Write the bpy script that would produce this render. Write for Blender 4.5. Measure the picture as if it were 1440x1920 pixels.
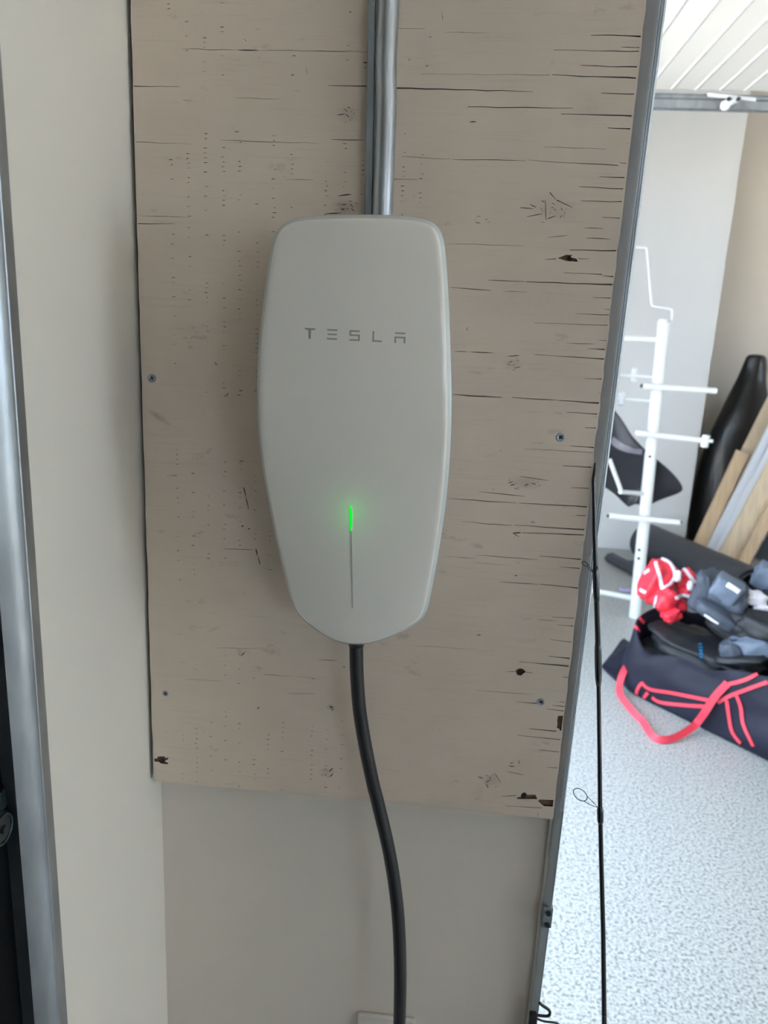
import bpy, bmesh, math, random
from mathutils import Vector, Matrix, noise
from mathutils.geometry import delaunay_2d_cdt
from mathutils.bvhtree import BVHTree

for o in list(bpy.data.objects): bpy.data.objects.remove(o, do_unlink=True)
S = bpy.context.scene
COL = S.collection

# ------------------------------------------------------------------ camera
H = 1.40                                  # camera height above the floor, metres
FPX = 1405.0                              # focal length for the 1440 x 1920 frame
CR = Vector((0.99496734, 0.08867586, 0.04665398)).normalized()
CD = Vector((0.06624336, -0.23279319, -0.97026757)).normalized()
CF = CR.cross(-CD).normalized() * -1.0
if CF.y < 0: CF = -CF
CAM = Vector((0, 0, H))
cam_d = bpy.data.cameras.new('camera')
cam_d.sensor_fit = 'VERTICAL'; cam_d.sensor_height = 36.0
cam_d.lens = FPX / 1920.0 * 36.0
cam_d.clip_start = 0.02
cam_d.dof.use_dof = True
cam_d.dof.focus_distance = 0.63
cam_d.dof.aperture_fstop = 9.5
cam = bpy.data.objects.new('camera', cam_d); COL.objects.link(cam)
cam.matrix_world = Matrix(((CR.x, -CD.x, -CF.x, 0), (CR.y, -CD.y, -CF.y, 0), (CR.z, -CD.z, -CF.z, H), (0, 0, 0, 1)))
S.camera = cam

# ------------------------------------------------------------------ sky and daylight
SKY = (0.66, 0.82, 1.0)
W = bpy.data.worlds.new('sky'); S.world = W; W.use_nodes = True
bg = W.node_tree.nodes['Background']
bg.inputs['Color'].default_value = (*SKY, 1); bg.inputs['Strength'].default_value = 2.7
sun_d = bpy.data.lights.new('sun', 'SUN'); sun_d.energy = 22.0; sun_d.color = (1.0, 0.92, 0.80); sun_d.angle = 0.01
sun = bpy.data.objects.new('sun', sun_d); COL.objects.link(sun); sun.rotation_euler = Vector((-0.52, 0.10, -0.85)).to_track_quat('-Z', 'Y').to_euler(); sun.location = (6, 0, 8)
def portal(name, loc, rot, sx, sy):       # marks an opening of the building for the sky light
    L = bpy.data.lights.new(name, 'AREA'); L.shape = 'RECTANGLE'; L.size = sx; L.size_y = sy
    L.cycles.is_portal = True
    o = bpy.data.objects.new(name, L); COL.objects.link(o); o.location = loc; o.rotation_euler = rot
    return o
R90 = math.pi / 2
BAY = (0.95, 3.10, 2.22)                  # the open garage door beyond the stub wall: y from, y to, height
RFILL = (-1.8, -0.4, 0.85, 2.15)            # unseen opening added for side fill, right wall: y0, y1, z0, z1
BFILL = (1.6, 2.6, 1.1, 2.0)               # unseen opening added for front fill, rear wall: x0, x1, z0, z1
portal('bay_daylight', (-0.36, (BAY[0]+BAY[1])/2, BAY[2]/2), (0, -R90, 0), BAY[2], BAY[1]-BAY[0])
RFILL2 = (3.1, 4.3, 1.0, 1.9)              # second unseen opening, added farther back to brighten the beige wall
portal('back_fill', (4.56, (RFILL2[0]+RFILL2[1])/2, (RFILL2[2]+RFILL2[3])/2), (0, R90, 0), RFILL2[3]-RFILL2[2], RFILL2[1]-RFILL2[0])
portal('side_fill', (4.56, (RFILL[0]+RFILL[1])/2, (RFILL[2]+RFILL[3])/2), (0, R90, 0), RFILL[3]-RFILL[2], RFILL[1]-RFILL[0])
portal('rear_fill', ((BFILL[0]+BFILL[1])/2, -3.06, (BFILL[2]+BFILL[3])/2), (R90, 0, 0), BFILL[1]-BFILL[0], BFILL[3]-BFILL[2])
vs = S.view_settings
S.display_settings.display_device = 'sRGB'
vs.view_transform = 'Standard'; vs.look = 'None'; vs.gamma = 1.0; vs.use_curve_mapping = False
vs.exposure = 1.82

# ------------------------------------------------------------------ helpers
RND = random.Random(7)
def ray(px, py): return CF + CR * ((px - 720) / FPX) + CD * ((py - 960) / FPX)
def P(px, py, Y):                         # the point of the vertical plane y = Y seen at this pixel
    v = ray(px, py); return CAM + v * (Y / v.y)
def PZ(px, py, z):                        # the point of the level plane z seen at this pixel
    v = ray(px, py); return CAM + v * ((z - H) / v.z)
def lin(c):
    return tuple(((x/255)/12.92 if x/255 <= 0.04045 else ((x/255+0.055)/1.055)**2.4) for x in c)

def mat(name, col, rough=0.5, metal=0.0, coat=0.0, spec=0.5, vary=0.0, vscale=(8, 8, 8), bump=0.0, bscale=(60, 60, 60),
        col2=None, bdist=0.002, coat_rough=0.05, sheen=0.0):
    m = bpy.data.materials.new(name); m.use_nodes = True
    nt = m.node_tree; b = nt.nodes['Principled BSDF']
    b.inputs['Base Color'].default_value = (*col, 1); b.inputs['Roughness'].default_value = rough
    b.inputs['Metallic'].default_value = metal; b.inputs['Coat Weight'].default_value = coat
    b.inputs['Coat Roughness'].default_value = coat_rough
    b.inputs['Specular IOR Level'].default_value = spec
    b.inputs['Sheen Weight'].default_value = sheen
    tc = nt.nodes.new('ShaderNodeTexCoord')
    def nz(scale, detail=5):
        mp = nt.nodes.new('ShaderNodeMapping'); mp.inputs['Scale'].default_value = scale
        nt.links.new(tc.outputs['Object'], mp.inputs['Vector'])
        n = nt.nodes.new('ShaderNodeTexNoise'); n.inputs['Scale'].default_value = 1.0; n.inputs['Detail'].default_value = detail
        nt.links.new(mp.outputs[0], n.inputs['Vector']); return n
    if vary > 0:
        n = nz(vscale)
        cr = nt.nodes.new('ShaderNodeValToRGB')
        c2 = col2 or tuple(c * (1 - vary) for c in col)
        cr.color_ramp.elements[0].position = 0.35; cr.color_ramp.elements[1].position = 0.65
        cr.color_ramp.elements[0].color = (*c2, 1); cr.color_ramp.elements[1].color = (*col, 1)
        nt.links.new(n.outputs['Fac'], cr.inputs['Fac']); nt.links.new(cr.outputs[0], b.inputs['Base Color'])
    if bump > 0:
        n = nz(bscale, 6)
        bp = nt.nodes.new('ShaderNodeBump'); bp.inputs['Strength'].default_value = bump; bp.inputs['Distance'].default_value = bdist
        nt.links.new(n.outputs['Fac'], bp.inputs['Height']); nt.links.new(bp.outputs[0], b.inputs['Normal'])
    return m

def link(name, me, m=None, parent=None, smooth=False):
    o = bpy.data.objects.new(name, me); COL.objects.link(o)
    if m: me.materials.append(m)
    if parent: o.parent = parent
    if smooth:
        for p in me.polygons: p.use_smooth = True
    return o
def from_bm(name, bm, m=None, parent=None, smooth=False, angle=None):
    bmesh.ops.recalc_face_normals(bm, faces=bm.faces)
    if angle is not None:
        smooth = True
        for e in bm.edges:
            if len(e.link_faces) == 2 and e.calc_face_angle(0) > angle: e.smooth = False
    me = bpy.data.meshes.new(name); bm.to_mesh(me); bm.free()
    return link(name, me, m, parent, smooth)
def tag(o, label=None, cat=None, group=None, kind=None):
    if label: o['label'] = label
    if cat: o['category'] = cat
    if group: o['group'] = group
    if kind: o['kind'] = kind
    return o
def thing(name, label, cat, loc=(0, 0, 0), group=None):
    o = bpy.data.objects.new(name, None); COL.objects.link(o); o.location = loc; o.empty_display_size = 0.05
    bpy.context.view_layer.update()
    return tag(o, label, cat, group)
def part(name, bm, m, parent, smooth=False, angle=None):   # geometry is given in world space; the part keeps its place under its thing
    o = from_bm(name, bm, m, None, smooth, angle)
    loc = parent.location.copy(); q = parent.parent
    while q: loc += q.location; q = q.parent
    o.data.transform(Matrix.Translation(-loc)); o.parent = parent
    return o

def box(bm, a, b, bev=0.0, seg=2):
    r = bmesh.ops.create_cube(bm, size=1.0)
    vsx = r['verts']
    for v in vsx: v.co = Vector((a[i] + (v.co[i] + 0.5) * (b[i] - a[i]) for i in range(3)))
    if bev > 0:
        es = list({e for v in vsx for e in v.link_edges})
        bmesh.ops.bevel(bm, geom=es, offset=bev, segments=seg, affect='EDGES', profile=0.5)
def obox(bm, c, ax, ay, az, bev=0.0, seg=2):               # box with half axes ax ay az round c
    t = bmesh.new(); bmesh.ops.create_cube(t, size=2.0)
    for v in t.verts: v.co = c + ax * v.co.x + ay * v.co.y + az * v.co.z
    if bev > 0: bmesh.ops.bevel(t, geom=list(t.edges), offset=bev, segments=seg, affect='EDGES', profile=0.5)
    me = bpy.data.meshes.new('tmp'); t.to_mesh(me); t.free(); bm.from_mesh(me); bpy.data.meshes.remove(me)
def smooth_path(pts, n=6):
    out = []
    for i in range(len(pts) - 1):
        p0 = pts[max(i-1, 0)]; p1 = pts[i]; p2 = pts[i+1]; p3 = pts[min(i+2, len(pts)-1)]
        for k in range(n):
            t = k / n
            out.append(0.5 * ((2*p1) + (p2-p0)*t + (2*p0-5*p1+4*p2-p3)*t*t + (3*p1-p0-3*p2+p3)*t**3))
    out.append(pts[-1].copy()); return out
def tube(bm, pts, r, seg=12, caps=True, closed=False):
    pts = [Vector(p) for p in pts]; n = len(pts)
    rs = r if isinstance(r, (list, tuple)) else [r] * n
    rings = []; t0 = (pts[1] - pts[0]).normalized()
    nrm = t0.orthogonal().normalized()
    for i, p in enumerate(pts):
        a = pts[(i-1) % n] if (closed or i > 0) else pts[i]
        b = pts[(i+1) % n] if (closed or i < n-1) else pts[i]
        t = (b - a).normalized()
        nrm = (nrm - t * nrm.dot(t)).normalized(); bn = t.cross(nrm)
        rings.append([bm.verts.new(p + (nrm * math.cos(2*math.pi*k/seg) + bn * math.sin(2*math.pi*k/seg)) * rs[i]) for k in range(seg)])
    for i in range(n if closed else n-1):
        A = rings[i]; B = rings[(i+1) % n]
        for k in range(seg): bm.faces.new((A[k], A[(k+1) % seg], B[(k+1) % seg], B[k]))
    if caps and not closed:
        bm.faces.new(rings[0][::-1]); bm.faces.new(rings[-1])
def sweep(bm, prof, frames, close=True):                   # prof: list of 2-D points; frames: (origin, u, v)
    rings = [[bm.verts.new(o + u * x + v * y) for x, y in prof] for o, u, v in frames]
    n = len(prof)
    for A, B in zip(rings, rings[1:]):
        for k in range(n if close else n-1): bm.faces.new((A[k], A[(k+1) % n], B[(k+1) % n], B[k]))
    if close: bm.faces.new(rings[0][::-1]); bm.faces.new(rings[-1])
def thick(line, t):                                        # open 2-D polyline -> closed outline of a sheet of thickness t
    out = []; n = len(line)
    for i in range(n):
        a = Vector(line[max(i-1, 0)]); b = Vector(line[min(i+1, n-1)]); d = (b - a).normalized()
        out.append(Vector(line[i]) + Vector((-d.y, d.x)) * t)
    return [tuple(p) for p in line] + [tuple(p) for p in reversed(out)]
def disc(bm, c, n, r, h, seg=20, bev=0.0):                 # short cylinder from c along n
    n = n.normalized(); u = n.orthogonal().normalized(); v = n.cross(u)
    prof = [(r, 0), (r, h - bev), (r - bev, h)] if bev > 0 else [(r, 0), (r, h)]
    rings = [[bm.verts.new(c + (u*math.cos(2*math.pi*k/seg) + v*math.sin(2*math.pi*k/seg))*rr + n*hh) for k in range(seg)] for rr, hh in prof]
    for A, B in zip(rings, rings[1:]):
        for k in range(seg): bm.faces.new((A[k], A[(k+1) % seg], B[(k+1) % seg], B[k]))
    bm.faces.new(rings[0][::-1]); bm.faces.new(rings[-1])
def ribbon(bm, pts, ups, w, t):                            # flat strap along pts; ups = surface normals
    n = len(pts); rings = []
    for i in range(n):
        d = (pts[min(i+1, n-1)] - pts[max(i-1, 0)]).normalized()
        up = (ups[i] - d * ups[i].dot(d)).normalized(); s = d.cross(up)
        rings.append([bm.verts.new(pts[i] + s*a*w/2 + up*b*t) for a, b in ((-1, 0), (1, 0), (1, 1), (-1, 1))])
    for A, B in zip(rings, rings[1:]):
        for k in range(4): bm.faces.new((A[k], A[(k+1) % 4], B[(k+1) % 4], B[k]))
    bm.faces.new(rings[0][::-1]); bm.faces.new(rings[-1])

# ------------------------------------------------------------------ materials
M = {}
M['wall_white'] = mat('white wall paint', (0.80, 0.785, 0.76), 0.6, bump=0.08, bscale=(180, 180, 180), vary=0.03, vscale=(3, 3, 3))
M['stub_paint'] = mat('greige wall paint', (0.63, 0.575, 0.50), 0.55, bump=0.08, bscale=(160, 160, 160), vary=0.04, vscale=(6, 6, 6))
M['wall_cool'] = mat('cool white wall paint', (0.765, 0.775, 0.79), 0.6, vary=0.02, vscale=(2, 2, 2))
M['wall_warm'] = mat('warm white wall paint', (0.80, 0.755, 0.67), 0.6, bump=0.08, bscale=(180, 180, 180), vary=0.03, vscale=(3, 3, 3))
M['beige'] = mat('beige wall paint', (0.76, 0.70, 0.62), 0.6, vary=0.03, vscale=(2, 2, 2))
M['ceiling'] = mat('ceiling paint', (0.8, 0.79, 0.77), 0.7)
M['door_white'] = mat('white door enamel', (0.66, 0.655, 0.64), 0.4)
M['door_dark'] = mat('dark door panel', (0.012, 0.0135, 0.0135), 0.7, vary=0.3, vscale=(20, 20, 20))
M['concrete'] = mat('driveway concrete', (0.47, 0.44, 0.40), 0.9, vary=0.15, vscale=(4, 4, 4))
M['galv'] = mat('galvanised steel', (0.46, 0.50, 0.53), 0.38, 0.9, vary=0.22, vscale=(40, 40, 14), bump=0.1, bscale=(160, 160, 30))
M['galv_dull'] = mat('dull galvanised steel', (0.30, 0.335, 0.35), 0.55, 0.55, vary=0.25, vscale=(60, 60, 16), bump=0.1, bscale=(160, 160, 30))
M['track_steel'] = mat('weathered track steel', (0.66, 0.72, 0.76), 0.5, 0.15, vary=0.15, vscale=(60, 60, 16), bump=0.1, bscale=(160, 160, 30))
M['zinc'] = mat('zinc screw steel', (0.32, 0.38, 0.44), 0.35, 0.9)
M['black_rubber'] = mat('black rubber', (0.012, 0.012, 0.014), 0.42, vary=0.2, vscale=(90, 90, 90))
M['seal'] = mat('matt black seal', (0.006, 0.0065, 0.007), 0.9, spec=0.1)
M['black_plastic'] = mat('black plastic', (0.012, 0.012, 0.013), 0.35)
M['dark_slot'] = mat('dark recess', (0.03, 0.022, 0.018), 0.9)
M['white_pipe'] = mat('white plastic pipe', (0.78, 0.81, 0.82), 0.3)
M['wire_white'] = mat('white coated wire', (0.72, 0.74, 0.78), 0.35)
M['black_film'] = mat('black plastic film', (0.02, 0.019, 0.019), 0.28, bump=0.35, bscale=(14, 14, 5), bdist=0.02)
M['mat_roll'] = mat('dark grey foam mat', (0.045, 0.046, 0.055), 0.5, vary=0.15, vscale=(10, 10, 10))
M['rubber_sheet'] = mat('black neoprene sheet', (0.022, 0.022, 0.028), 0.5)
M['wood_a'] = mat('tan board', (0.72, 0.53, 0.34), 0.6, vary=0.18, vscale=(60, 60, 3))
M['wood_b'] = mat('pale board', (0.82, 0.66, 0.47), 0.6, vary=0.18, vscale=(60, 60, 3))
M['board_white'] = mat('white trim board', (0.74, 0.77, 0.84), 0.45)
M['core'] = mat('bare plywood core', (0.20, 0.105, 0.06), 0.85, vary=0.4, vscale=(12, 200, 200), bump=0.4, bscale=(30, 300, 300))
M['navy'] = mat('navy nylon', (0.011, 0.0115, 0.024), 0.62, vary=0.2, vscale=(9, 9, 9), bump=0.12, bscale=(500, 500, 500), spec=0.25)
M['navy_dark'] = mat('dark lining', (0.014, 0.015, 0.022), 0.7, vary=0.2, vscale=(9, 9, 9))
M['red'] = mat('red nylon', (0.72, 0.03, 0.055), 0.5, vary=0.12, vscale=(14, 14, 14))
M['red_strap'] = mat('red webbing', (0.70, 0.045, 0.075), 0.6, bump=0.2, bscale=(400, 400, 400))
M['gear_grey'] = mat('slate gear fabric', (0.055, 0.07, 0.098), 0.6, vary=0.25, vscale=(12, 12, 12), bump=0.15, bscale=(150, 150, 150))
M['gear_pale'] = mat('blue grey gear fabric', (0.13, 0.165, 0.225), 0.6, vary=0.25, vscale=(14, 14, 14), bump=0.15, bscale=(150, 150, 150))
M['gear_black'] = mat('black gear fabric', (0.008, 0.0095, 0.013), 0.6, vary=0.2, vscale=(12, 12, 12))
M['mid_grey'] = mat('grey fold highlight', (0.20, 0.19, 0.22), 0.5)
M['white_trim'] = mat('white fabric trim', (0.72, 0.70, 0.76), 0.55)
M['blue_print'] = mat('blue print', (0.0, 0.16, 0.38), 0.5)
M['rod'] = mat('black rod blank', (0.010, 0.011, 0.012), 0.22, coat=0.6)
M['rod_wrap'] = mat('rod thread wrap', (0.006, 0.007, 0.010), 0.15, coat=1.0)
M['guide'] = mat('guide metal', (0.06, 0.085, 0.085), 0.3, 0.8)
M['outlet'] = mat('ivory cover plate', (0.64, 0.595, 0.53), 0.4)
M['rim'] = mat('bevelled glass rim', (0.56, 0.60, 0.59), 0.25, coat=0.8, coat_rough=0.05)
M['shell'] = mat('charger back shell', (0.30, 0.31, 0.31), 0.4)
M['logo'] = mat('grey print', (0.33, 0.32, 0.30), 0.4)
M['slot'] = mat('unlit light bar', (0.42, 0.42, 0.40), 0.4)
M['glass'] = mat('white coated glass', (0.745, 0.715, 0.655), 0.35, coat=0.7, coat_rough=0.04)
m = mat('green status light', (0.0, 0.12, 0.01), 0.4); b = m.node_tree.nodes['Principled BSDF']
b.inputs['Emission Color'].default_value = (0.0, 1.0, 0.03, 1); b.inputs['Emission Strength'].default_value = 0.24; M['led'] = m

def plywood_mat():
    m = bpy.data.materials.new('painted plywood'); m.use_nodes = True; nt = m.node_tree; b = nt.nodes['Principled BSDF']
    N = nt.nodes.new; LK = nt.links.new
    tc = N('ShaderNodeTexCoord')
    def nz(scale, detail=5, rough=0.55):
        mp = N('ShaderNodeMapping'); mp.inputs['Scale'].default_value = scale; LK(tc.outputs['Object'], mp.inputs['Vector'])
        n = N('ShaderNodeTexNoise'); n.inputs['Scale'].default_value = 1.0; n.inputs['Detail'].default_value = detail
        n.inputs['Roughness'].default_value = rough; LK(mp.outputs[0], n.inputs['Vector']); return n
    big = nz((7, 7, 9), 3); r1 = N('ShaderNodeValToRGB'); LK(big.outputs['Fac'], r1.inputs['Fac'])
    r1.color_ramp.elements[0].position = 0.3; r1.color_ramp.elements[1].position = 0.7
    r1.color_ramp.elements[0].color = (0.58, 0.488, 0.395, 1); r1.color_ramp.elements[1].color = (0.645, 0.548, 0.452, 1)
    grain = nz((14, 14, 420), 6, 0.7); r2 = N('ShaderNodeValToRGB'); LK(grain.outputs['Fac'], r2.inputs['Fac'])
    r2.color_ramp.elements[0].position = 0.27; r2.color_ramp.elements[1].position = 0.45
    r2.color_ramp.elements[0].color = (0.80, 0.79, 0.78, 1); r2.color_ramp.elements[1].color = (1, 1, 1, 1)
    mx = N('ShaderNodeMix'); mx.data_type = 'RGBA'; mx.blend_type = 'MULTIPLY'; mx.inputs[0].default_value = 0.55
    LK(r1.outputs[0], mx.inputs[6]); LK(r2.outputs[0], mx.inputs[7])
    scuff = nz((30, 30, 70), 4, 0.65); r3 = N('ShaderNodeValToRGB'); LK(scuff.outputs['Fac'], r3.inputs['Fac'])
    r3.color_ramp.elements[0].position = 0.26; r3.color_ramp.elements[1].position = 0.36
    r3.color_ramp.elements[0].color = (0.62, 0.61, 0.6, 1); r3.color_ramp.elements[1].color = (1, 1, 1, 1)
    m2 = N('ShaderNodeMix'); m2.data_type = 'RGBA'; m2.blend_type = 'MULTIPLY'; m2.inputs[0].default_value = 0.6
    LK(mx.outputs[2], m2.inputs[6]); LK(r3.outputs[0], m2.inputs[7])
    last = m2.outputs[2]; fine = nz((240, 240, 240), 4, 0.7)
    for px, py, ax, az, ang, k in [(298, 782, 38, 9, 0.55, .45), (1040, 392, 62, 30, 0.15, .22), (650, 387, 36, 16, 0, .38), (650, 213, 24, 20, 0, .25), (985, 905, 44, 17, 0.05, .3), (924, 1464, 34, 17, 0.1, .22),
                                   (612, 1448, 20, 16, 0, .35), (620, 1326, 11, 9, 0, .5), (960, 682, 24, 15, 0, .2), (985, 560, 190, 70, 0.04, .12), (450, 1222, 14, 10, 0.8, .3), (1105, 200, 60, 46, 0, .14), (400, 1180, 30, 6, -0.5, .2)]:
        q = P(px, py, 0.700); mp = N('ShaderNodeMapping'); mp.vector_type = 'TEXTURE'
        mp.inputs['Location'].default_value = (q.x + 0.08, 0, q.z - (H - 0.1)); mp.inputs['Rotation'].default_value = (0, ang, 0)
        mp.inputs['Scale'].default_value = (ax*0.0005, 10.0, az*0.0005); LK(tc.outputs['Object'], mp.inputs['Vector'])
        ln = N('ShaderNodeVectorMath'); ln.operation = 'LENGTH'; LK(mp.outputs[0], ln.inputs[0])
        mr = N('ShaderNodeMapRange'); mr.interpolation_type = 'SMOOTHSTEP'; mr.inputs['From Min'].default_value = 1.0; mr.inputs['From Max'].default_value = 0.0; mr.inputs['To Max'].default_value = k * 1.6
        LK(ln.outputs['Value'], mr.inputs['Value'])
        mu = N('ShaderNodeMath'); mu.operation = 'MULTIPLY'; LK(mr.outputs[0], mu.inputs[0]); LK(fine.outputs['Fac'], mu.inputs[1])
        mm = N('ShaderNodeMix'); mm.data_type = 'RGBA'; LK(mu.outputs[0], mm.inputs[0]); LK(last, mm.inputs[6]); mm.inputs[7].default_value = (0.10, 0.085, 0.07, 1); last = mm.outputs[2]
    LK(last, b.inputs['Base Color']); b.inputs['Roughness'].default_value = 0.5
    g2 = nz((9, 9, 260), 5, 0.6); b1 = N('ShaderNodeBump'); b1.inputs['Strength'].default_value = 0.22; b1.inputs['Distance'].default_value = 0.0012
    LK(g2.outputs['Fac'], b1.inputs['Height'])
    g3 = nz((160, 160, 160), 3); b2 = N('ShaderNodeBump'); b2.inputs['Strength'].default_value = 0.10; b2.inputs['Distance'].default_value = 0.0008
    LK(g3.outputs['Fac'], b2.inputs['Height']); LK(b1.outputs[0], b2.inputs['Normal']); LK(b2.outputs[0], b.inputs['Normal'])
    return m
M['ply'] = plywood_mat()
def floor_mat():
    m = bpy.data.materials.new('flake epoxy floor'); m.use_nodes = True; nt = m.node_tree; b = nt.nodes['Principled BSDF']
    N = nt.nodes.new; LK = nt.links.new; tc = N('ShaderNodeTexCoord')
    n = N('ShaderNodeTexNoise'); n.inputs['Scale'].default_value = 125; n.inputs['Detail'].default_value = 3; n.inputs['Roughness'].default_value = 0.6
    LK(tc.outputs['Object'], n.inputs['Vector'])
    r = N('ShaderNodeValToRGB'); LK(n.outputs['Fac'], r.inputs['Fac'])
    e = r.color_ramp.elements; e[0].position = 0.36; e[0].color = (0.145, 0.155, 0.15, 1); e[1].position = 0.60; e[1].color = (0.46, 0.475, 0.465, 1)
    x = e.new(0.47); x.color = (0.345, 0.355, 0.35, 1)
    LK(r.outputs[0], b.inputs['Base Color']); b.inputs['Roughness'].default_value = 0.42
    bp = N('ShaderNodeBump'); bp.inputs['Strength'].default_value = 0.1; bp.inputs['Distance'].default_value = 0.001
    LK(n.outputs['Fac'], bp.inputs['Height']); LK(bp.outputs[0], b.inputs['Normal'])
    return m
M['floor'] = floor_mat()

# ------------------------------------------------------------------ the setting
def struct(name, boxes, m):
    bm = bmesh.new()
    for a, b_ in boxes: box(bm, a, b_)
    return tag(from_bm(name, bm, m), kind='structure')
XL, XR, YB, YF, ZC = -0.296, 4.5, -3.0, 5.6, 3.05
struct('floor', [((XL-0.12, YB-0.12, -0.1), (XR+0.12, YF+0.12, 0))], M['floor'])
struct('ceiling', [((XL-0.12, YB-0.12, ZC), (XR+0.12, YF+0.12, ZC+0.1))], M['ceiling'])
struct('wall_left', [((XL-0.12, 0.50, 0), (XL, BAY[0], ZC)), ((XL-0.12, BAY[0], BAY[2]), (XL, BAY[1], ZC)), ((XL-0.12, BAY[1], 0), (XL, YF, ZC)),
                     ((XL-0.12, -2.2, 2.3), (XL, 0.50, ZC)), ((XL-0.12, YB, 0), (XL, -2.2, ZC))], M['wall_warm'])
struct('wall_center', [((XL, 0.732, 0), (0.1435, 0.87, ZC))], M['stub_paint'])
struct('wall_back', [((XL, 5.1, 0), (1.672, 5.2, ZC))], M['wall_cool'])
struct('wall_far', [((XL, YF, 0), (XR, YF+0.12, ZC))], M['beige'])
struct('wall_right', [((XR, YB, 0), (XR+0.12, RFILL[0], ZC)), ((XR, RFILL[1], 0), (XR+0.12, RFILL2[0], ZC)), ((XR, RFILL2[1], 0), (XR+0.12, YF, ZC)), ((XR, RFILL2[0], 0), (XR+0.12, RFILL2[1], RFILL2[2])), ((XR, RFILL2[0], RFILL2[3]), (XR+0.12, RFILL2[1], ZC)),
                      ((XR, RFILL[0], 0), (XR+0.12, RFILL[1], RFILL[2])), ((XR, RFILL[0], RFILL[3]), (XR+0.12, RFILL[1], ZC))], M['wall_white'])
struct('wall_rear', [((XL, YB-0.12, 0), (BFILL[0], YB, ZC)), ((BFILL[1], YB-0.12, 0), (XR, YB, ZC)),
                     ((BFILL[0], YB-0.12, 0), (BFILL[1], YB, BFILL[2])), ((BFILL[0], YB-0.12, BFILL[3]), (BFILL[1], YB, ZC))], M['wall_white'])
def frame(name, fixed, a0, a1, z0, z1, axis):
    bxs = []
    for lo, hi, zl, zh in ((a0, a0+0.05, z0, z1), (a1-0.05, a1, z0, z1), (a0+0.05, a1-0.05, z0, z0+0.05), (a0+0.05, a1-0.05, z1-0.05, z1), ((a0+a1)/2-0.02, (a0+a1)/2+0.02, z0+0.05, z1-0.05)):
        bxs.append(((fixed-0.03, lo, zl), (fixed+0.03, hi, zh)) if axis == 'x' else ((lo, fixed-0.03, zl), (hi, fixed+0.03, zh)))
    struct(name, bxs, M['door_white'])
frame('fill_window_1', XR+0.06, *RFILL2, 'x'); frame('fill_window_2', XR+0.06, *RFILL, 'x'); frame('fill_window_3', YB-0.06, *BFILL, 'y')  # frames for the unseen openings added to bring in fill light
struct('ground', [((-14, -14, -0.14), (16, 16, -0.11))], M['concrete'])
# closed dark door of this bay, left of the camera
d2 = tag(bpy.data.objects.new('door_2', None), kind='structure'); COL.objects.link(d2)
for k in range(4):
    bm = bmesh.new(); box(bm, (-0.40, -2.2, 0.575*k+0.003), (-0.355, 0.499, 0.575*(k+1)-0.003), 0.004); part('panel', bm, M['door_dark'], d2)
# raised white door of the next bay: boards running away from the camera under the ceiling
d1 = tag(bpy.data.objects.new('door_1', None), kind='structure'); COL.objects.link(d1)
x = -0.20; pm = None; TZ = H + 0.885
while x < 2.5:
    if pm is None:
        bm = bmesh.new()
        prof = [(0, 0.004), (0.006, 0.0), (0.0765, 0.0), (0.079, -0.0035), (0.0825, -0.0035), (0.0845, 0.004), (0.0845, 0.03), (0, 0.03)]
        sweep(bm, prof, [(Vector((0, yy, 0)), Vector((1, 0, 0)), Vector((0, 0, 1))) for yy in (0.98, 3.06)])
        o = from_bm('slat', bm, M['door_white']); o.parent = d1; pm = o.data
    else:
        o = bpy.data.objects.new('slat', pm); COL.objects.link(o); o.parent = d1
    o.location = (x, 0, TZ); x += 0.0845

# ------------------------------------------------------------------ plywood sheet
YP = 0.700
ply = thing('plywood_panel', 'tall taupe-painted plywood board with cracked face screwed to wall behind charger', 'panel', (-0.08, YP+0.010, H-0.1))
X0, X1, Z0, Z1 = -0.2922, 0.1382, -0.4898, 1.02           # Z relative to the camera height
def pl(px, py): q = P(px, py, YP); return (q.x, q.z - H)
loops = []
def jit(a): return RND.uniform(-a, a)
out = []
z = Z1
while z > Z0: out.append((X0 + max(0, jit(0.0006)) + 0.0004, z)); z -= RND.uniform(0.008, 0.02)
xx = X0
out.append((X0 + 0.002, Z0))
while xx < X1 - 0.02: xx += RND.uniform(0.01, 0.025); out.append((xx, Z0 + jit(0.0005)))
out.append((X1, Z0 - 0.0003)); z = Z0
while z < Z1 - 0.02: z += RND.uniform(0.006, 0.02); out.append((X1 - max(0, jit(0.0012)), z))
out.append((X1, Z1))
holes = []
def crack(ax, ay, bx, by, w, grow='r'):
    A = Vector(pl(ax, ay)); B = Vector(pl(bx, by)); L = (B - A).length
    n = max(3, int(L / 0.012)); d = (B - A).normalized(); pn = Vector((-d.y, d.x)); up = []; lo = []
    ph = RND.uniform(0, 9)
    for i in range(n + 1):
        t = i / n
        k = (0.35 + 0.65 * t) if grow == 'r' else (1 - 0.65 * t) if grow == 'l' else math.sin(math.pi * (0.12 + 0.76 * t))
        h = w * 0.00050 * k * 0.5 * RND.uniform(0.75, 1.25)
        c = A + (B - A) * t + pn * (0.0007 * noise.noise(Vector((t * L * 60, ph, 0)))) * min(1, L * 20)
        up.append(c + pn * h); lo.append(c - pn * h)
    holes.append([tuple(p) for p in up] + [tuple(p) for p in reversed(lo)])
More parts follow.
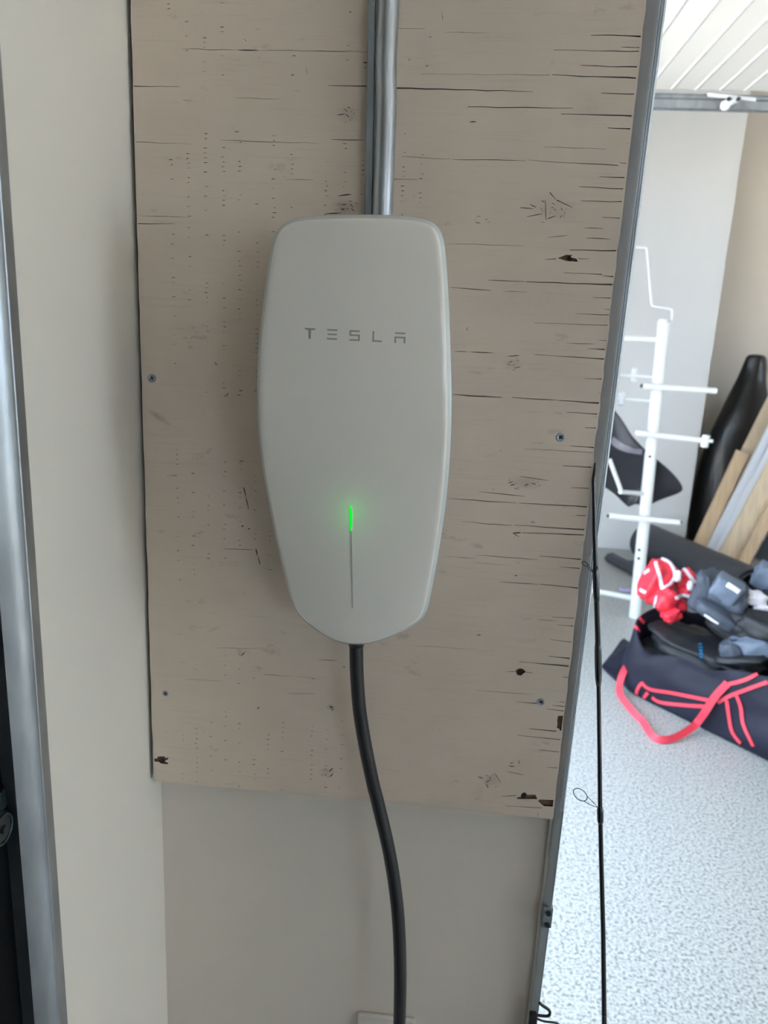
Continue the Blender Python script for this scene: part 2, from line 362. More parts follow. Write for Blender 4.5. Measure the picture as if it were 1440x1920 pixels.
ZOOM = {
 2: ((700, 0, 2.571), [(1050,168,1315,174,1.6),(1195,227,1310,230,1.0),(870,242,1305,250,1.0),(1000,317,1300,323,1.3),(230,356,850,362,.5),(862,362,1295,377,1.6),
   (1100,448,1280,455,1.3),(455,515,960,522,1.1,'m'),(905,550,1268,560,1.8),(1130,616,1262,622,1.5),(1225,691,1252,694,1),(820,708,1120,718,.5,'m'),
   (140,755,370,768,.6,'m'),(380,768,735,775,.8,'m'),(742,773,1180,797,.8),(1185,785,1245,789,1.2),(1090,852,1235,858,1.2),(990,900,1230,912,1.2),
   (1000,968,1225,973,1.2),(1105,1048,1215,1053,1.2),(1015,1098,1110,1102,.7,'m'),(1025,1148,1140,1152,1,'m'),(845,1145,935,1135,.7,'m'),
   (945,1206,1193,1210,2),(830,1250,880,1248,1),(990,1247,1040,1248,1,'l'),(360,1175,720,1185,.5,'m'),(110,135,250,137,.4,'l'),(340,155,560,157,.4,'m'),
   (110,424,770,442,1.5,'l'),(92,863,215,866,.8,'l'),
   (830,965,832,1060,1.3,'m'),(705,1000,770,1006,1,'m'),(755,985,785,1000,1,'m'),(740,1045,815,1030,1,'m'),(838,985,880,995,1,'m'),(835,1020,885,1012,.9,'m'),
   (790,1062,815,1045,1,'m'),(838,1055,880,1040,1.1,'m'),(810,965,826,975,.9,'m'),(850,928,880,962,1.3,'l'),(885,965,960,1000,1.1,'l'),(890,985,980,1012,.9,'l'),(870,905,960,955,.6,'l'),
   (465,588,495,587,1.2,'m'),(330,58,336,100,.6,'m')]),
 1: ((240, 0, 2.88), [(22,464,280,468,1.0,'l'),(1080,463,1290,466,1.2),(290,263,590,270,.5,'m'),(592,270,705,272,1.2,'m'),(710,272,1290,280,.6,'m'),(26,590,48,592,1,'l'),
   (28,765,340,778,.6,'l'),(500,757,1030,775,.6,'m'),(1100,752,1275,755,1,'m'),(295,540,345,543,.4,'m'),(570,530,830,536,.5,'m'),(1270,338,1298,338,1.5,'m'),
   (1135,1058,1205,1050,1.5,'m'),(1065,1155,1150,1150,1.5,'m'),(60,1165,330,1172,.5,'m'),(850,968,1000,972,.4,'m'),(42,1207,250,1210,1,'l'),(960,365,970,400,.6,'m'),
   (575,711,600,711,1,'m'),(625,210,640,225,.8,'m'),(1130,620,1170,615,1,'m'),(1165,585,1185,605,1,'m'),(1175,615,1195,635,1.1,'m'),(1195,622,1225,618,1,'m'),
   (1185,640,1220,636,1,'m'),(1155,1105,1180,1103,1.6,'m'),(1150,1130,1170,1130,1.6,'m'),(1200,1100,1215,1120,1.2,'m'),(1205,1125,1222,1140,1.2,'m'),(1185,1118,1198,1150,1.2,'m')]),
 4: ((820, 500, 3.79), [(900,45,1170,55,1.0),(1175,66,1284,72,1.8),(360,95,615,106,1.0,'m'),(625,107,1277,130,2),(90,148,380,168,1.2,'m'),(480,175,640,180,.6,'m'),
   (1105,220,1263,225,1.2),(1185,302,1250,305,1),(980,335,1250,343,1.2),(690,398,1243,418,1.1),(1135,522,1228,527,1),(920,545,1120,550,.8,'m'),(1070,583,1218,590,1.6),
   (120,602,220,606,.8,'m'),(230,605,400,612,1.2,'m'),(690,625,1213,658,1.4),(1050,796,1193,799,1.2),(1140,898,1180,900,.8),(110,910,460,928,1.5,'m'),
   (530,932,855,947,1.5,'m'),(862,950,1165,970,2),(920,1035,1155,1048,1.2),(1050,1143,1147,1147,1.2),(940,1273,1127,1286,1.5),(620,1295,1118,1322,.8),
   (895,1416,1108,1426,1.3),(500,637,585,630,1.5,'m'),(505,680,535,672,1.2,'m'),(495,690,520,702,1,'m'),(545,722,592,710,1.3,'m'),(205,455,218,430,.9,'m'),(445,1300,455,1312,.8,'m')]),
 5: ((820, 860, 4.5), [(1060,60,1318,73,1.4),(1130,246,1298,250,1.2),(350,278,740,318,.9,'m'),(90,335,670,374,1.0,'m'),(690,375,1270,407,1.6),(1165,477,1272,482,1.1),
   (200,532,630,564,.9,'m'),(650,562,1243,600,1.6),(715,625,1243,645,1.6),(635,628,705,624,1.8,'m'),(640,632,690,660,1.0,'m'),(700,632,695,660,1.2,'m'),(330,815,850,853,.8,'m'),(862,822,1222,850,1.4),
   (50,825,330,842,.6,'m'),(1030,914,1208,926,1.3),(525,1037,855,1060,1,'m'),(865,1060,1198,1093,1.5),(970,1335,1163,1346,1.2),(840,1357,1000,1368,.6,'m'),
   (1010,1403,1163,1414,1.2),(950,1525,1143,1550,1.1),(950,1668,1118,1688,1),(690,1713,1108,1752,1),(700,150,940,185,.9,'m'),(300,878,600,900,.4,'m'),
   (600,205,640,195,1.2,'m'),(615,225,655,215,1.6,'m'),(735,225,770,215,1.5,'m'),(790,205,830,215,1.4,'m'),(690,160,705,185,1.2,'m'),(335,1490,370,1485,1.3,'m'),(650,990,672,985,1.4,'m'),
   (785,535,825,538,1,'m'),(470,250,475,268,.8,'m')]),
 7: ((760, 1180, 4), [(1100,76,1253,96,1.2),(1070,203,1243,216,1.1),(850,243,1233,274,1.2),(750,317,820,318,1),(908,322,955,326,1,'l'),(1180,357,1218,362,1),
   (530,458,960,490,.6,'m'),(830,545,985,555,1.2),(1150,543,1198,548,1),(1100,570,1198,580,1.2),(1060,598,1188,612,1.2),(930,746,1132,764,1.4),(840,795,1178,830,1.3),
   (1000,903,1153,920,1.1),(1060,1035,1148,1041,1),(720,1252,830,1246,1),(750,1322,1025,1340,1.0),(960,1436,1005,1438,2,'m'),(1040,1442,1088,1443,1.5,'m'),(60,122,560,150,.4,'m'),
   (995,1370,997,1415,.6,'m'),(545,1105,582,1118,1.6,'m'),(600,1150,632,1130,1.4,'m'),(632,1100,636,1128,1.2,'m'),(605,1158,622,1190,1.2,'m'),(668,1075,715,1150,.8,'m'),
   (775,1025,820,1028,1.6,'m'),(785,1005,810,1000,1.2,'m'),(848,980,856,1010,1.3,'m'),(760,1065,885,1090,.9,'m')]),
 6: ((260, 1180, 3.6), [(530,125,800,130,.5,'m'),(1210,205,1340,212,.8,'m'),(840,305,1050,318,.6,'m'),(1065,318,1230,335,.5,'m'),(1010,432,1190,436,.6,'m'),
   (300,335,560,350,.4,'m'),(1285,960,1312,935,1.6,'m'),(1290,995,1312,975,1.5,'m'),(1288,520,1312,528,2.4,'m'),(1300,535,1310,546,1.6,'m'),(802,536,812,524,2,'m'),(915,1128,940,1130,2,'m'),(690,180,720,150,1.6,'m')]),
 3: ((240, 660, 4.8), [(1040,1215,1060,1300,1.6,'m'),(1062,1304,1085,1420,1.3,'m'),(1150,1770,1165,1830,1.8,'m'),(1170,1840,1190,1915,1.4,'m'),(1000,983,1040,983,1.5,'m'),(350,1110,440,1113,.8),
   (860,1772,1120,1780,.8,'m'),(1000,346,1030,348,1.5,'m'),(865,388,885,398,1.2,'m'),(887,396,900,368,1,'m'),(780,90,800,120,1,'m'),(1020,1565,1040,1568,2,'m'),(1080,1590,1097,1592,2,'m')]),
}
for (zx, zy, s), L in ZOOM.values():
    for c in L: crack(zx + c[0]/s, zy + c[1]/s, zx + c[2]/s, zy + c[3]/s, c[4]*1.25, *(c[5:] or ('r',)))
for (kx, ky, rx, ry, n) in [(650, 213, 16, 16, 12), (1025, 398, 34, 22, 26), (650, 388, 24, 12, 14), (963, 682, 20, 12, 9), (985, 905, 32, 14, 14), (898, 1191, 9, 6, 5), (922, 1464, 26, 14, 14), (612, 1448, 16, 14, 14), (620, 1326, 9, 8, 6), (460, 1226, 10, 8, 6), (968, 1002, 12, 8, 4), (905, 410, 30, 10, 7)]:
    for k in range(n):
        a = RND.uniform(0, 6.283); rr = RND.uniform(0.25, 1.0); L = RND.uniform(0.12, 0.35)
        x0_, y0_ = kx + math.cos(a)*rx*rr, ky + math.sin(a)*ry*rr; x1_, y1_ = kx + math.cos(a+L/rr)*rx*rr, ky + math.sin(a+L/rr)*ry*rr
        crack(x0_, y0_, x1_, y1_, RND.uniform(0.4, 1.1), 'm')
def zpoly(zx, zy, s, pts): return [pl(zx + a/s, zy + b_/s) for a, b_ in pts]
chips = [zpoly(760,1180,4,[(1145,648),(1188,648),(1184,762),(1160,758),(1150,740),(1136,740),(1142,700),(1138,690)]),
         zpoly(760,1180,4,[(868,1240),(880,1225),(900,1222),(915,1240),(975,1240),(990,1272),(880,1272),(838,1270),(836,1262),(865,1258)]),
         zpoly(760,1180,4,[(994,1285),(1010,1276),(1113,1280),(1111,1330),(1040,1326),(1015,1305)]),
         zpoly(760,1180,4,[(825,315),(835,300),(860,292),(885,298),(905,320),(885,330),(868,347),(840,343)]),
         zpoly(260,1180,3.6,[(106,873),(125,870),(130,858),(175,858),(180,868),(203,865),(195,880),(180,885),(182,897),(200,898),(195,910),(150,905),(135,893),(107,893)]),
         zpoly(700,0,2.571,[(888,1245),(910,1236),(930,1228),(960,1230),(950,1240),(980,1248),(985,1262),(930,1258),(900,1248)])]
holes += chips
# rows of fine lathe checks, in columns 16 mm apart
colx = [254, 322, 353, 386, 419, 450, 483, 514, 547, 613, 646, 679, 756, 791]
spans = [(15, 130, .22), (255, 420, .62), (420, 640, .55), (640, 760, .25), (850, 1070, .5), (1240, 1290, .3), (1345, 1500, .55)]
for ci, cx in enumerate(colx):
    X = P(cx, 330, YP).x
    for a, b_, pr in spans:
        if ci >= 12 and a > 300: continue
        lo = a + RND.uniform(-15, 25); hi = b_ + RND.uniform(-25, 20); y = lo
        dens = pr * RND.uniform(0.35, 1.15) * (0.5 if ci == 0 else 1)
        while y < hi:
            if RND.random() < dens:
                zc = P(cx, y, YP).z - H
                xc = X + jit(0.0008); hw = RND.uniform(0.0009, 0.0021); hh = RND.uniform(0.00010, 0.00033)
                if X0 + 0.003 < xc - hw and zc > Z0 + 0.003:
                    holes.append([(xc-hw, zc), (xc-hw*0.3, zc+hh), (xc+hw*0.5, zc+hh*0.8), (xc+hw, zc+jit(hh)), (xc+hw*0.2, zc-hh), (xc-hw*0.5, zc-hh)])
            y += 9.0
def bbox(h): xs = [p[0] for p in h]; zs = [p[1] for p in h]; return min(xs), max(xs), min(zs), max(zs)
keep = []; bbs = []
for h in chips + [q for q in holes if q not in chips]:
    if sum(h[i-1][0]*h[i][1] - h[i][0]*h[i-1][1] for i in range(len(h))) < 0: h = h[::-1]
    bb = bbox(h)
    if bb[1] > X1 - 0.0018 or bb[0] < X0 + 0.0015:
        h = [(min(max(p[0], X0 + 0.0015), X1 - 0.0018), p[1]) for p in h]; bb = bbox(h)
    if any(bb[0] < c[1] and bb[1] > c[0] and bb[2] < c[3] and bb[3] > c[2] for c in bbs if (c[1]-c[0])*(c[3]-c[2]) < 2e-4) and not (bb[1]-bb[0] > 0.02): 
        continue
    keep.append(h); bbs.append(bb)
pts2 = [Vector(p) for p in out]; faces2 = [list(range(len(out)))]
for h in keep:
    k0 = len(pts2); pts2 += [Vector(p) for p in h]; faces2.append(list(range(k0, k0 + len(h))))
# a coarse lattice of extra points keeps the triangles well shaped
vo, eo, fo, ov, oe, of = delaunay_2d_cdt(pts2, [], faces2, 1, 1e-7)
bm = bmesh.new(); bv = [bm.verts.new((p.x, YP, p.y + H)) for p in vo]
cnt = {}
for orig in of:
    for k in orig: cnt[k] = cnt.get(k, 0) + 1
rogue = {k for k, n in cnt.items() if n > len(fo) * 0.5}
for f, orig in zip(fo, of):
    if not (set(orig) - rogue):
        try: bm.faces.new([bv[i] for i in f])
        except ValueError: pass
for v in [v for v in bm.verts if not v.link_faces]: bm.verts.remove(v)
be = [e for e in bm.edges if len(e.link_faces) == 1]
r = bmesh.ops.extrude_edge_only(bm, edges=be)
for v in [g for g in r['geom'] if isinstance(g, bmesh.types.BMVert)]: v.co.y += 0.0024
for f in [g for g in r['geom'] if isinstance(g, bmesh.types.BMFace)]: f.material_index = 1
pf = part('painted_face', bm, M['ply'], ply); pf.data.materials.append(M['dark_slot'])
bm = bmesh.new(); box(bm, (X0+0.0006, YP+0.0022, H+Z0+0.0006), (X1-0.0012, 0.7315, H+Z1-0.0006)); part('plywood_core', bm, M['core'], ply)
for (px, py, rr) in [(1068, 485, 0.0022), (866+110, 1260, 0.0034), (982, 1491, 0.0026), (305, 1426, 0.0022)]:
    bm = bmesh.new(); disc(bm, P(px, py, YP+0.0022), Vector((0, -1, 0)), rr, 0.0004, 12); part('knot_hole', bm, M['dark_slot'], ply)
for k, (px, py, rr) in enumerate([(285, 709, 0.0040), (310, 1300, 0.0032), (1051, 820, 0.0040), (1014, 1316, 0.0037)]):
    c = P(px, py, YP)
    bm = bmesh.new(); n = Vector((0, -1, 0)); seg = 24
    prof = [(rr, 0.0), (rr, 0.0005), (rr*0.88, 0.0008), (rr*0.5, 0.0003), (rr*0.36, -0.0002)]
    rings = [[bm.verts.new(c + Vector((math.cos(2*math.pi*q/seg)*a, -h_, math.sin(2*math.pi*q/seg)*a))) for q in range(seg)] for a, h_ in prof]
    for A, B in zip(rings, rings[1:]):
        for q in range(seg): bm.faces.new((A[q], A[(q+1) % seg], B[(q+1) % seg], B[q]))
    bm.faces.new(rings[-1])
    s = part('screw', bm, M['zinc'], ply, True)
    bm = bmesh.new(); a = RND.uniform(0, 1.5)
    for t in (a, a + R90): obox(bm, c + Vector((0, -0.0002, 0)), Vector((math.cos(t), 0, math.sin(t)))*rr*0.5, Vector((0, 0.0004, 0)), Vector((-math.sin(t), 0, math.cos(t)))*rr*0.13)
    part('cross_recess', bm, M['dark_slot'], s)

# ------------------------------------------------------------------ steel conduit and flat channel above the charger
cond = thing('steel_conduit', 'round galvanised steel conduit running down the plywood into the charger top', 'conduit', (-0.066, 0.687, H+0.5))
bm = bmesh.new(); Yc = 0.6885; rc = 0.0088
tube(bm, smooth_path([P(717, 400, Yc) + Vector((0, 0, -0.03)), P(717, 400, Yc), P(724, 200, Yc), P(728, 0, Yc), P(728, 0, Yc) + Vector((0.001, 0, 0.4)), P(728, 0, Yc) + Vector((0.001, 0, 0.8))], 4), rc, 28)
part('tube', bm, M['galv'], cond, angle=0.6)
chn = thing('steel_channel', 'flat grey steel strip running up the plywood left of the round conduit', 'channel', (-0.082, 0.69, H+0.5))
bm = bmesh.new()
fr = [(P(694, 395, 0.688) + Vector((0, 0, -0.03)), Vector((1, 0, 0)), Vector((0, 1, 0))), (P(694, 395, 0.688), Vector((1, 0, 0)), Vector((0, 1, 0))), (P(700.5, 0, 0.688), Vector((1, 0, 0)), Vector((0, 1, 0))),
      (P(700.5, 0, 0.688) + Vector((0, 0, 0.8)), Vector((1, 0, 0)), Vector((0, 1, 0)))]
sweep(bm, [(-0.0048, 0.012), (-0.0048, 0.001), (-0.004, 0), (0.0012, 0), (0.0016, 0.0010), (0.0021, 0), (0.0065, 0), (0.0065, 0.012)], fr)
part('strip', bm, M['galv_dull'], chn)

# ------------------------------------------------------------------ wall charger
chg = thing('wall_charger', 'white glass-faced electric car wall charger with green light on plywood', 'charger', (-0.073, 0.69, H-0.09))
def Yface(z):                                             # z relative to the camera
    t = max(0.0, (-0.06 - z) / 0.21); return 0.586 + 0.030 * t**1.8 + 0.004 * max(0, (z - 0.0) / 0.08)**2
LP = [(557,407),(527,419),(515,435),(506,468),(494,548),(483,641),(480,716),(481,796),(487,866),(501,951),(524,1063),(545,1138),(555,1157),(581,1178),(623,1202),(651,1208.5)]
RP = [(670,1209.5),(702,1206),(745,1192),(787,1171),(800,1155),(806,1129),(820,1054),(836,946),(844,852),(847,758),(845,665),(842,571),(836,477),(831,440),(822,421),(806,412),(768,405),(720,402.5),(670,402),(610,403.5)]
def onface(px, py, dy=0.0):
    q = P(px, py, 0.59)
    for _ in range(6): q = P(px, py, Yface(q.z - H) + dy)
    return q
raw = [onface(*p, 0.005) for p in LP + RP]
raw = raw + [raw[0]]
# closed Catmull-Rom, resampled evenly
dense = []
n0 = len(raw) - 1
for i in range(n0):
    p0, p1, p2, p3 = raw[(i-1) % n0], raw[i], raw[(i+1) % n0], raw[(i+2) % n0]
    for k in range(12):
        t = k/12; dense.append(0.5*((2*p1)+(p2-p0)*t+(2*p0-5*p1+4*p2-p3)*t*t+(3*p1-p0-3*p2+p3)*t**3))
acc = [0.0]
for i in range(len(dense)): acc.append(acc[-1] + (dense[(i+1) % len(dense)] - dense[i]).length)
NO = 200; OUT = []; j = 0
for k in range(NO):
    s = acc[-1] * k / NO
    while acc[j+1] < s: j += 1
    t = (s - acc[j]) / (acc[j+1] - acc[j]); q = dense[j].lerp(dense[(j+1) % len(dense)], t); OUT.append(Vector((q.x, q.z - H)))
for _ in range(3): OUT = [(OUT[k-1] + OUT[k]*2 + OUT[(k+1) % NO]) / 4 for k in range(NO)]
NRM = []
for k in range(NO):
    d = (OUT[(k+1) % NO] - OUT[k-1]).normalized(); NRM.append(Vector((d.y, -d.x)))
cen = Vector((-0.072, -0.09))
if (OUT[0] - cen).dot(NRM[0]) < 0: NRM = [-q for q in NRM]
def axis_x(z): return -0.0752 + 0.0085 * max(0, min(1, (-0.03 - z) / 0.22))
def ysurf(x, z):
    u = (x - axis_x(z)) / 0.078
    low = max(0.0, (-0.08 - z) / 0.18)
    return Yface(z) + 0.0035 * u*u + 0.010 * low * u*u
def ringpt(k, off): q = OUT[k] - NRM[k] * off; return q
bm = bmesh.new(); rings = []
for off, dy in [(0.0016, 0.0068), (0.0003, 0.0062), (0.0, 0.0054), (0.0003, 0.0046), (0.0032, 0.0016), (0.0038, 0.0009), (0.0046, 0.0004), (0.0056, 0.0001), (0.0080, 0.0)]:
    rings.append([bm.verts.new((ringpt(k, off).x, ysurf(ringpt(k, off).x, ringpt(k, off).y) + dy, ringpt(k, off).y + H)) for k in range(NO)])
for A, B in zip(rings, rings[1:]):
    for k in range(NO): bm.faces.new((A[k], A[(k+1) % NO], B[(k+1) % NO], B[k]))
RIM = 4                                                    # the outer rings are the clear bevelled rim
rb = bmesh.new(); rv = [[rb.verts.new(v.co) for v in ring] for ring in rings[:RIM+1]]
for A, B in zip(rv, rv[1:]):
    for k in range(NO): rb.faces.new((A[k], A[(k+1) % NO], B[(k+1) % NO], B[k]))
part('glass_rim', rb, M['rim'], chg, angle=1.0)
for ring in rings[:RIM]: bmesh.ops.delete(bm, geom=ring, context='VERTS')
edge = [ringpt(k, 0.008) for k in range(NO)]
if sum(edge[k-1].x*edge[k].y - edge[k].x*edge[k-1].y for k in range(NO)) < 0: edge_l = list(range(NO))[::-1]
else: edge_l = list(range(NO))
grid = [Vector((-0.16 + 0.004*i, -0.28 + 0.004*j)) for i in range(45) for j in range(95)]
def inside(p):
    c = False
    for k in range(NO):
        a, b_ = edge[k-1], edge[k]
        if (a.y > p.y) != (b_.y > p.y) and p.x < (b_.x-a.x)*(p.y-a.y)/(b_.y-a.y) + a.x: c = not c
    return c
grid = [p for p in grid if inside(p) and min((p-q).length for q in edge) > 0.0022]
vo, eo, fo, ov, oe, of = delaunay_2d_cdt([edge[k] for k in edge_l] + grid, [], [list(range(NO))], 1, 1e-7)
vm = []
for k, p in enumerate(vo):
    src = ov[k][0] if ov[k] else -1
    vm.append(rings[-1][edge_l[src]] if 0 <= src < NO else bm.verts.new((p.x, ysurf(p.x, p.y), p.y + H)))
for f in fo: bm.faces.new([vm[i] for i in f])
part('glass_face', bm, M['glass'], chg, angle=1.0)
bm = bmesh.new(); rings = []
for off, y in [(0.0016, None), (0.0012, None), (0.003, 0.640), (0.008, 0.672), (0.012, 0.6995)]:
    R_ = []
    for k in range(NO):
        q = ringpt(k, off); yy = y if y else ysurf(q.x, q.y) + (0.0072 if off == 0.0016 else 0.010)
        R_.append(bm.verts.new((q.x, max(yy, ysurf(q.x, q.y) + 0.0072), q.y + H)))
    rings.append(R_)
for A, B in zip(rings, rings[1:]):
    for k in range(NO): bm.faces.new((A[k], A[(k+1) % NO], B[(k+1) % NO], B[k]))
bm.faces.new(rings[0]); bm.faces.new(rings[-1])
part('back_shell', bm, M['shell'], chg, angle=0.8)
# light bar and lit part
def facestrip(bm, pts, ws, h=0.0003):
    T = []
    for (px, py), w in zip(pts, ws):
        c = onface(px, py); x = c.x; z = c.z - H
        T.append([Vector((x + s*w, ysurf(x, z) + e, z + H)) for s, e in ((-1, 0.0006), (-1, -h), (1, -h), (1, 0.0006))])
    V = [[bm.verts.new(p) for p in r_] for r_ in T]
    for A, B in zip(V, V[1:]):
        for k in range(4): bm.faces.new((A[k], A[(k+1) % 4], B[(k+1) % 4], B[k]))
    bm.faces.new(V[0]); bm.faces.new(V[-1][::-1])
bm = bmesh.new(); yy = [992 + (1140-992)*k/14 for k in range(15)]
facestrip(bm, [(658.2 + (y-992)/148*3, y) for y in yy], [0.00062]*14 + [0.0004]); part('light_bar', bm, M['slot'], chg)
bm = bmesh.new(); yy = [949 + (996-949)*k/10 for k in range(11)]
facestrip(bm, [(657.8 + (y-949)/47*0.5, y) for y in yy], [0.0003, 0.0008, 0.0010, 0.0011, 0.0011, 0.0011, 0.0010, 0.0009, 0.0008, 0.0006, 0.0003], 0.0005); led = part('status_light', bm, M['led'], chg); led['label'] = 'lit green status line'
LL = bpy.data.lights.new('status_glow', 'POINT'); LL.color = (0.05, 1.0, 0.12); LL.energy = 0.0010; LL.shadow_soft_size = 0.010
q = onface(658, 968, 0); LO = bpy.data.objects.new('status_glow', LL); COL.objects.link(LO); LO.location = (q.x, q.y - 0.016, q.z)
# lettering, drawn in millimetres and laid on the glass
bm = bmesh.new()
def glyph(x0, polys):
    for pg in polys:
        f = []
        for a, b_ in pg:
            x = lc.x + (x0 + a) * 0.000364; z = lc.z - H + (25 - b_) * 0.000152 * 1.02
            f.append((x, z))
        V0 = [bm.verts.new((x, ysurf(x, z) - 0.00025, z + H)) for x, z in f]; V1 = [bm.verts.new((x, ysurf(x, z) + 0.0004, z + H)) for x, z in f]
        bm.faces.new(V0); bm.faces.new(V1[::-1]); n = len(f)
        for k in range(n): bm.faces.new((V0[k], V0[(k+1) % n], V1[(k+1) % n], V1[k]))
lc = onface(665, 629); lc.z -= 0.0
def R4(a, b_, c, d): return [(a, b_), (c, b_), (c, d), (a, d)]
K = 1/2.4
def G(x0, polys): glyph(x0, [[(a*K, b_) for a, b_ in pg] for pg in polys])
UN = 115*K
G(-2*UN, [[(-28, 0), (-20, 0), (29, 0), (27, 5), (20, 9), (6, 10), (5, 51), (-5, 51), (-6, 10), (-20, 9), (-27, 5)]])
G(-UN, [[(-28, 0), (28, 0), (24, 8), (-24, 8)], [(-26, 21), (26, 21), (22, 29), (-22, 29)], [(-28, 43), (28, 43), (24, 51), (-24, 51)]])
G(0, [[(-27, 0), (27, 0), (23, 8), (-18, 8), (-18, 20), (27, 20), (27, 51), (-28, 51), (-24, 43), (18, 43), (18, 28), (-27, 28)]])
G(UN, [[(-25, 0), (-16, 0), (-16, 43), (26, 43), (22, 51), (-25, 51)]])
G(2*UN, [[(-28, 0), (28, 0), (24, 8), (-24, 8)], [(-28, 20), (28, 20), (28, 51), (19, 51), (19, 28), (-19, 28), (-19, 51), (-28, 51)]])
part('lettering', bm, M['logo'], chg)
# charging cable hanging from the bottom
Yk = 0.655
cp = [P(668, 1195, Yk), P(668, 1212, Yk), P(669, 1262, Yk), P(674, 1330, Yk), P(685, 1400, Yk), P(699.5, 1470, Yk), P(707.5, 1502, Yk), P(731, 1604, Yk-0.004), P(745.5, 1708, Yk-0.008), P(750.3, 1812, Yk-0.01), P(748.8, 1920, Yk-0.01), P(743, 2040, Yk-0.01), P(733, 2200, Yk-0.01)]
q = cp[-1]; cp += [Vector((q.x - 0.004, q.y - 0.01, 0.22)), Vector((q.x + 0.01, q.y - 0.03, 0.07)), Vector((q.x + 0.06, q.y - 0.08, 0.008)), Vector((q.x + 0.12, q.y - 0.22, 0.007)), Vector((q.x + 0.02, q.y - 0.34, 0.007)), Vector((q.x - 0.1, q.y - 0.26, 0.007))]
bm = bmesh.new(); tube(bm, smooth_path(cp, 6), 0.0066, 20); part('charging_cable', bm, M['black_rubber'], chg, True)
bm = bmesh.new(); tube(bm, [P(668, 1190, Yk), P(668, 1210.5, Yk)], 0.0074, 20); part('cable_gland', bm, M['black_plastic'], chg, True)

# ------------------------------------------------------------------ outlet cover low on the stub wall
oc = thing('outlet_cover', 'ivory cover plate on wall low behind the black cable', 'outlet', P(725, 1930, 0.732))
a = P(672, 1894, 0.732); c = P(779, 1906, 0.732)
bm = bmesh.new(); box(bm, (a.x, 0.726, a.z-0.115), (c.x, 0.732, a.z), 0.002); part('plate', bm, M['outlet'], oc)
mx_ = (a.x + c.x)/2
for dz in (-0.012, -0.096):
    bm = bmesh.new(); disc(bm, Vector((mx_, 0.7262, a.z+dz)), Vector((0, -1, 0)), 0.003, 0.0008, 14); part('screw', bm, M['zinc'], oc)
for dz in (-0.036, -0.078):
    bm = bmesh.new(); box(bm, (mx_-0.016, 0.724, a.z+dz-0.016), (mx_+0.016, 0.727, a.z+dz+0.016), 0.003); part('socket', bm, M['outlet'], oc)

# ------------------------------------------------------------------ steel track at the end of the stub wall
tr = thing('door_track', 'tall galvanised steel door track edging the right side of plywood', 'track', (0.15, 0.73, 0))
bm = bmesh.new()
top = P(1250, 0, 0.72); bot = P(1060, 1500, 0.72); sl = (top - bot) / (top.z - bot.z)
def at_z(z): return top + sl * (z - top.z)
line = [(-0.0195, 0.020), (-0.0195, 0.002), (-0.0185, 0.0008), (-0.0100, -0.0022), (-0.0080, -0.0035), (-0.0060, -0.004), (-0.0050, -0.0022), (-0.0040, -0.0038), (-0.0030, -0.0020), (-0.0020, -0.0034), (0.0, -0.001), (0.0008, 0.006), (0.0, 0.020), (-0.003, 0.036), (-0.004, 0.050)]
sweep(bm, thick(line, 0.0013), [(at_z(zz), Vector((sc_, 0, 0)), Vector((0, 1, 0))) for zz, sc_ in ((0.3, 0.40), (H-0.4915, 0.45), (H-0.4885, 0.74), (H, 1), (1.9, 1), (2.28, 1))])
part('rail', bm, M['track_steel'], tr, angle=0.7)
bm = bmesh.new(); q = at_z(P(1018, 1715, 0.72).z); box(bm, (q.x-0.010, q.y-0.006, q.z-0.012), (q.x+0.001, q.y+0.002, q.z+0.014), 0.001); br = part('bracket', bm, M['galv_dull'], tr)
for dz in (-0.007, 0.008):
    bm = bmesh.new(); disc(bm, Vector((q.x-0.004, q.y-0.006, q.z+dz)), Vector((0, -1, 0)), 0.0028, 0.002, 8); part('bolt', bm, M['guide'], br)
# corner bead of the stub wall under the plywood
struct('trim_1', [((0.1410, 0.7262, 0), (0.1437, 0.735, H-0.4905))], M['wall_white'])

# ------------------------------------------------------------------ near left steel track, roller and seal
lt = thing('door_track', 'blurred steel door track close by at left edge with round front bead', 'track', (-0.275, 0.45, 0))
bm = bmesh.new()
def RX(px, py, X):
    v = ray(px, py); return CAM + v * (X / v.x)
R1 = RX(127, 1920, -0.279); R0 = RX(0, 83, -0.279)
L1 = RX(67, 1920, -0.268)
e1 = Vector((L1.x - R1.x, L1.y - R1.y)); w_ = e1.length; e1.normalize(); e2 = Vector((e1.y, -e1.x))
if e2.x < 0: e2 = -e2
prof = [(0, -0.03), (0, 0), (.002, .0008), (.0165, .001), (.0175, -.0004), (.0185, .0008), (.021, .0018), (.0235, .0012), (.026, -.0008), (.0285, -.0036), (.0305, -.0068), (.032, -.0098), (.033, -.0125), (.030, -.016), (.02, -0.03)]
dirv = (R0 - R1) / (R0.z - R1.z)
frames = [(R1 + dirv * (zz - R1.z), Vector((e1.x, e1.y, 0)), Vector((e2.x, e2.y, 0))) for zz in (0.05, 0.8, 1.4, 1.9, 2.3)]
sweep(bm, prof, frames); part('rail', bm, M['galv'], lt, angle=0.6)
bm = bmesh.new(); box(bm, (-0.345, 0.30, 0), (-0.30, 0.462, 2.3)); part('rubber_seal', bm, M['seal'], lt)
rl = thing('roller', 'dark door roller wheel low in the left door track', 'roller', RX(6, 1555, -0.29))
c = RX(6, 1555, -0.289)
bm = bmesh.new(); disc(bm, c + Vector((-0.011, 0, 0)), Vector((1, 0, 0)), 0.0125, 0.011, 28, 0.002); w2 = part('wheel', bm, M['black_plastic'], rl)
bm = bmesh.new(); tube(bm, [c + Vector((0.0002, math.cos(2*math.pi*k/28)*0.0105, math.sin(2*math.pi*k/28)*0.0105)) for k in range(28)], 0.0009, 6, closed=True); part('rim', bm, M['guide'], w2, True)
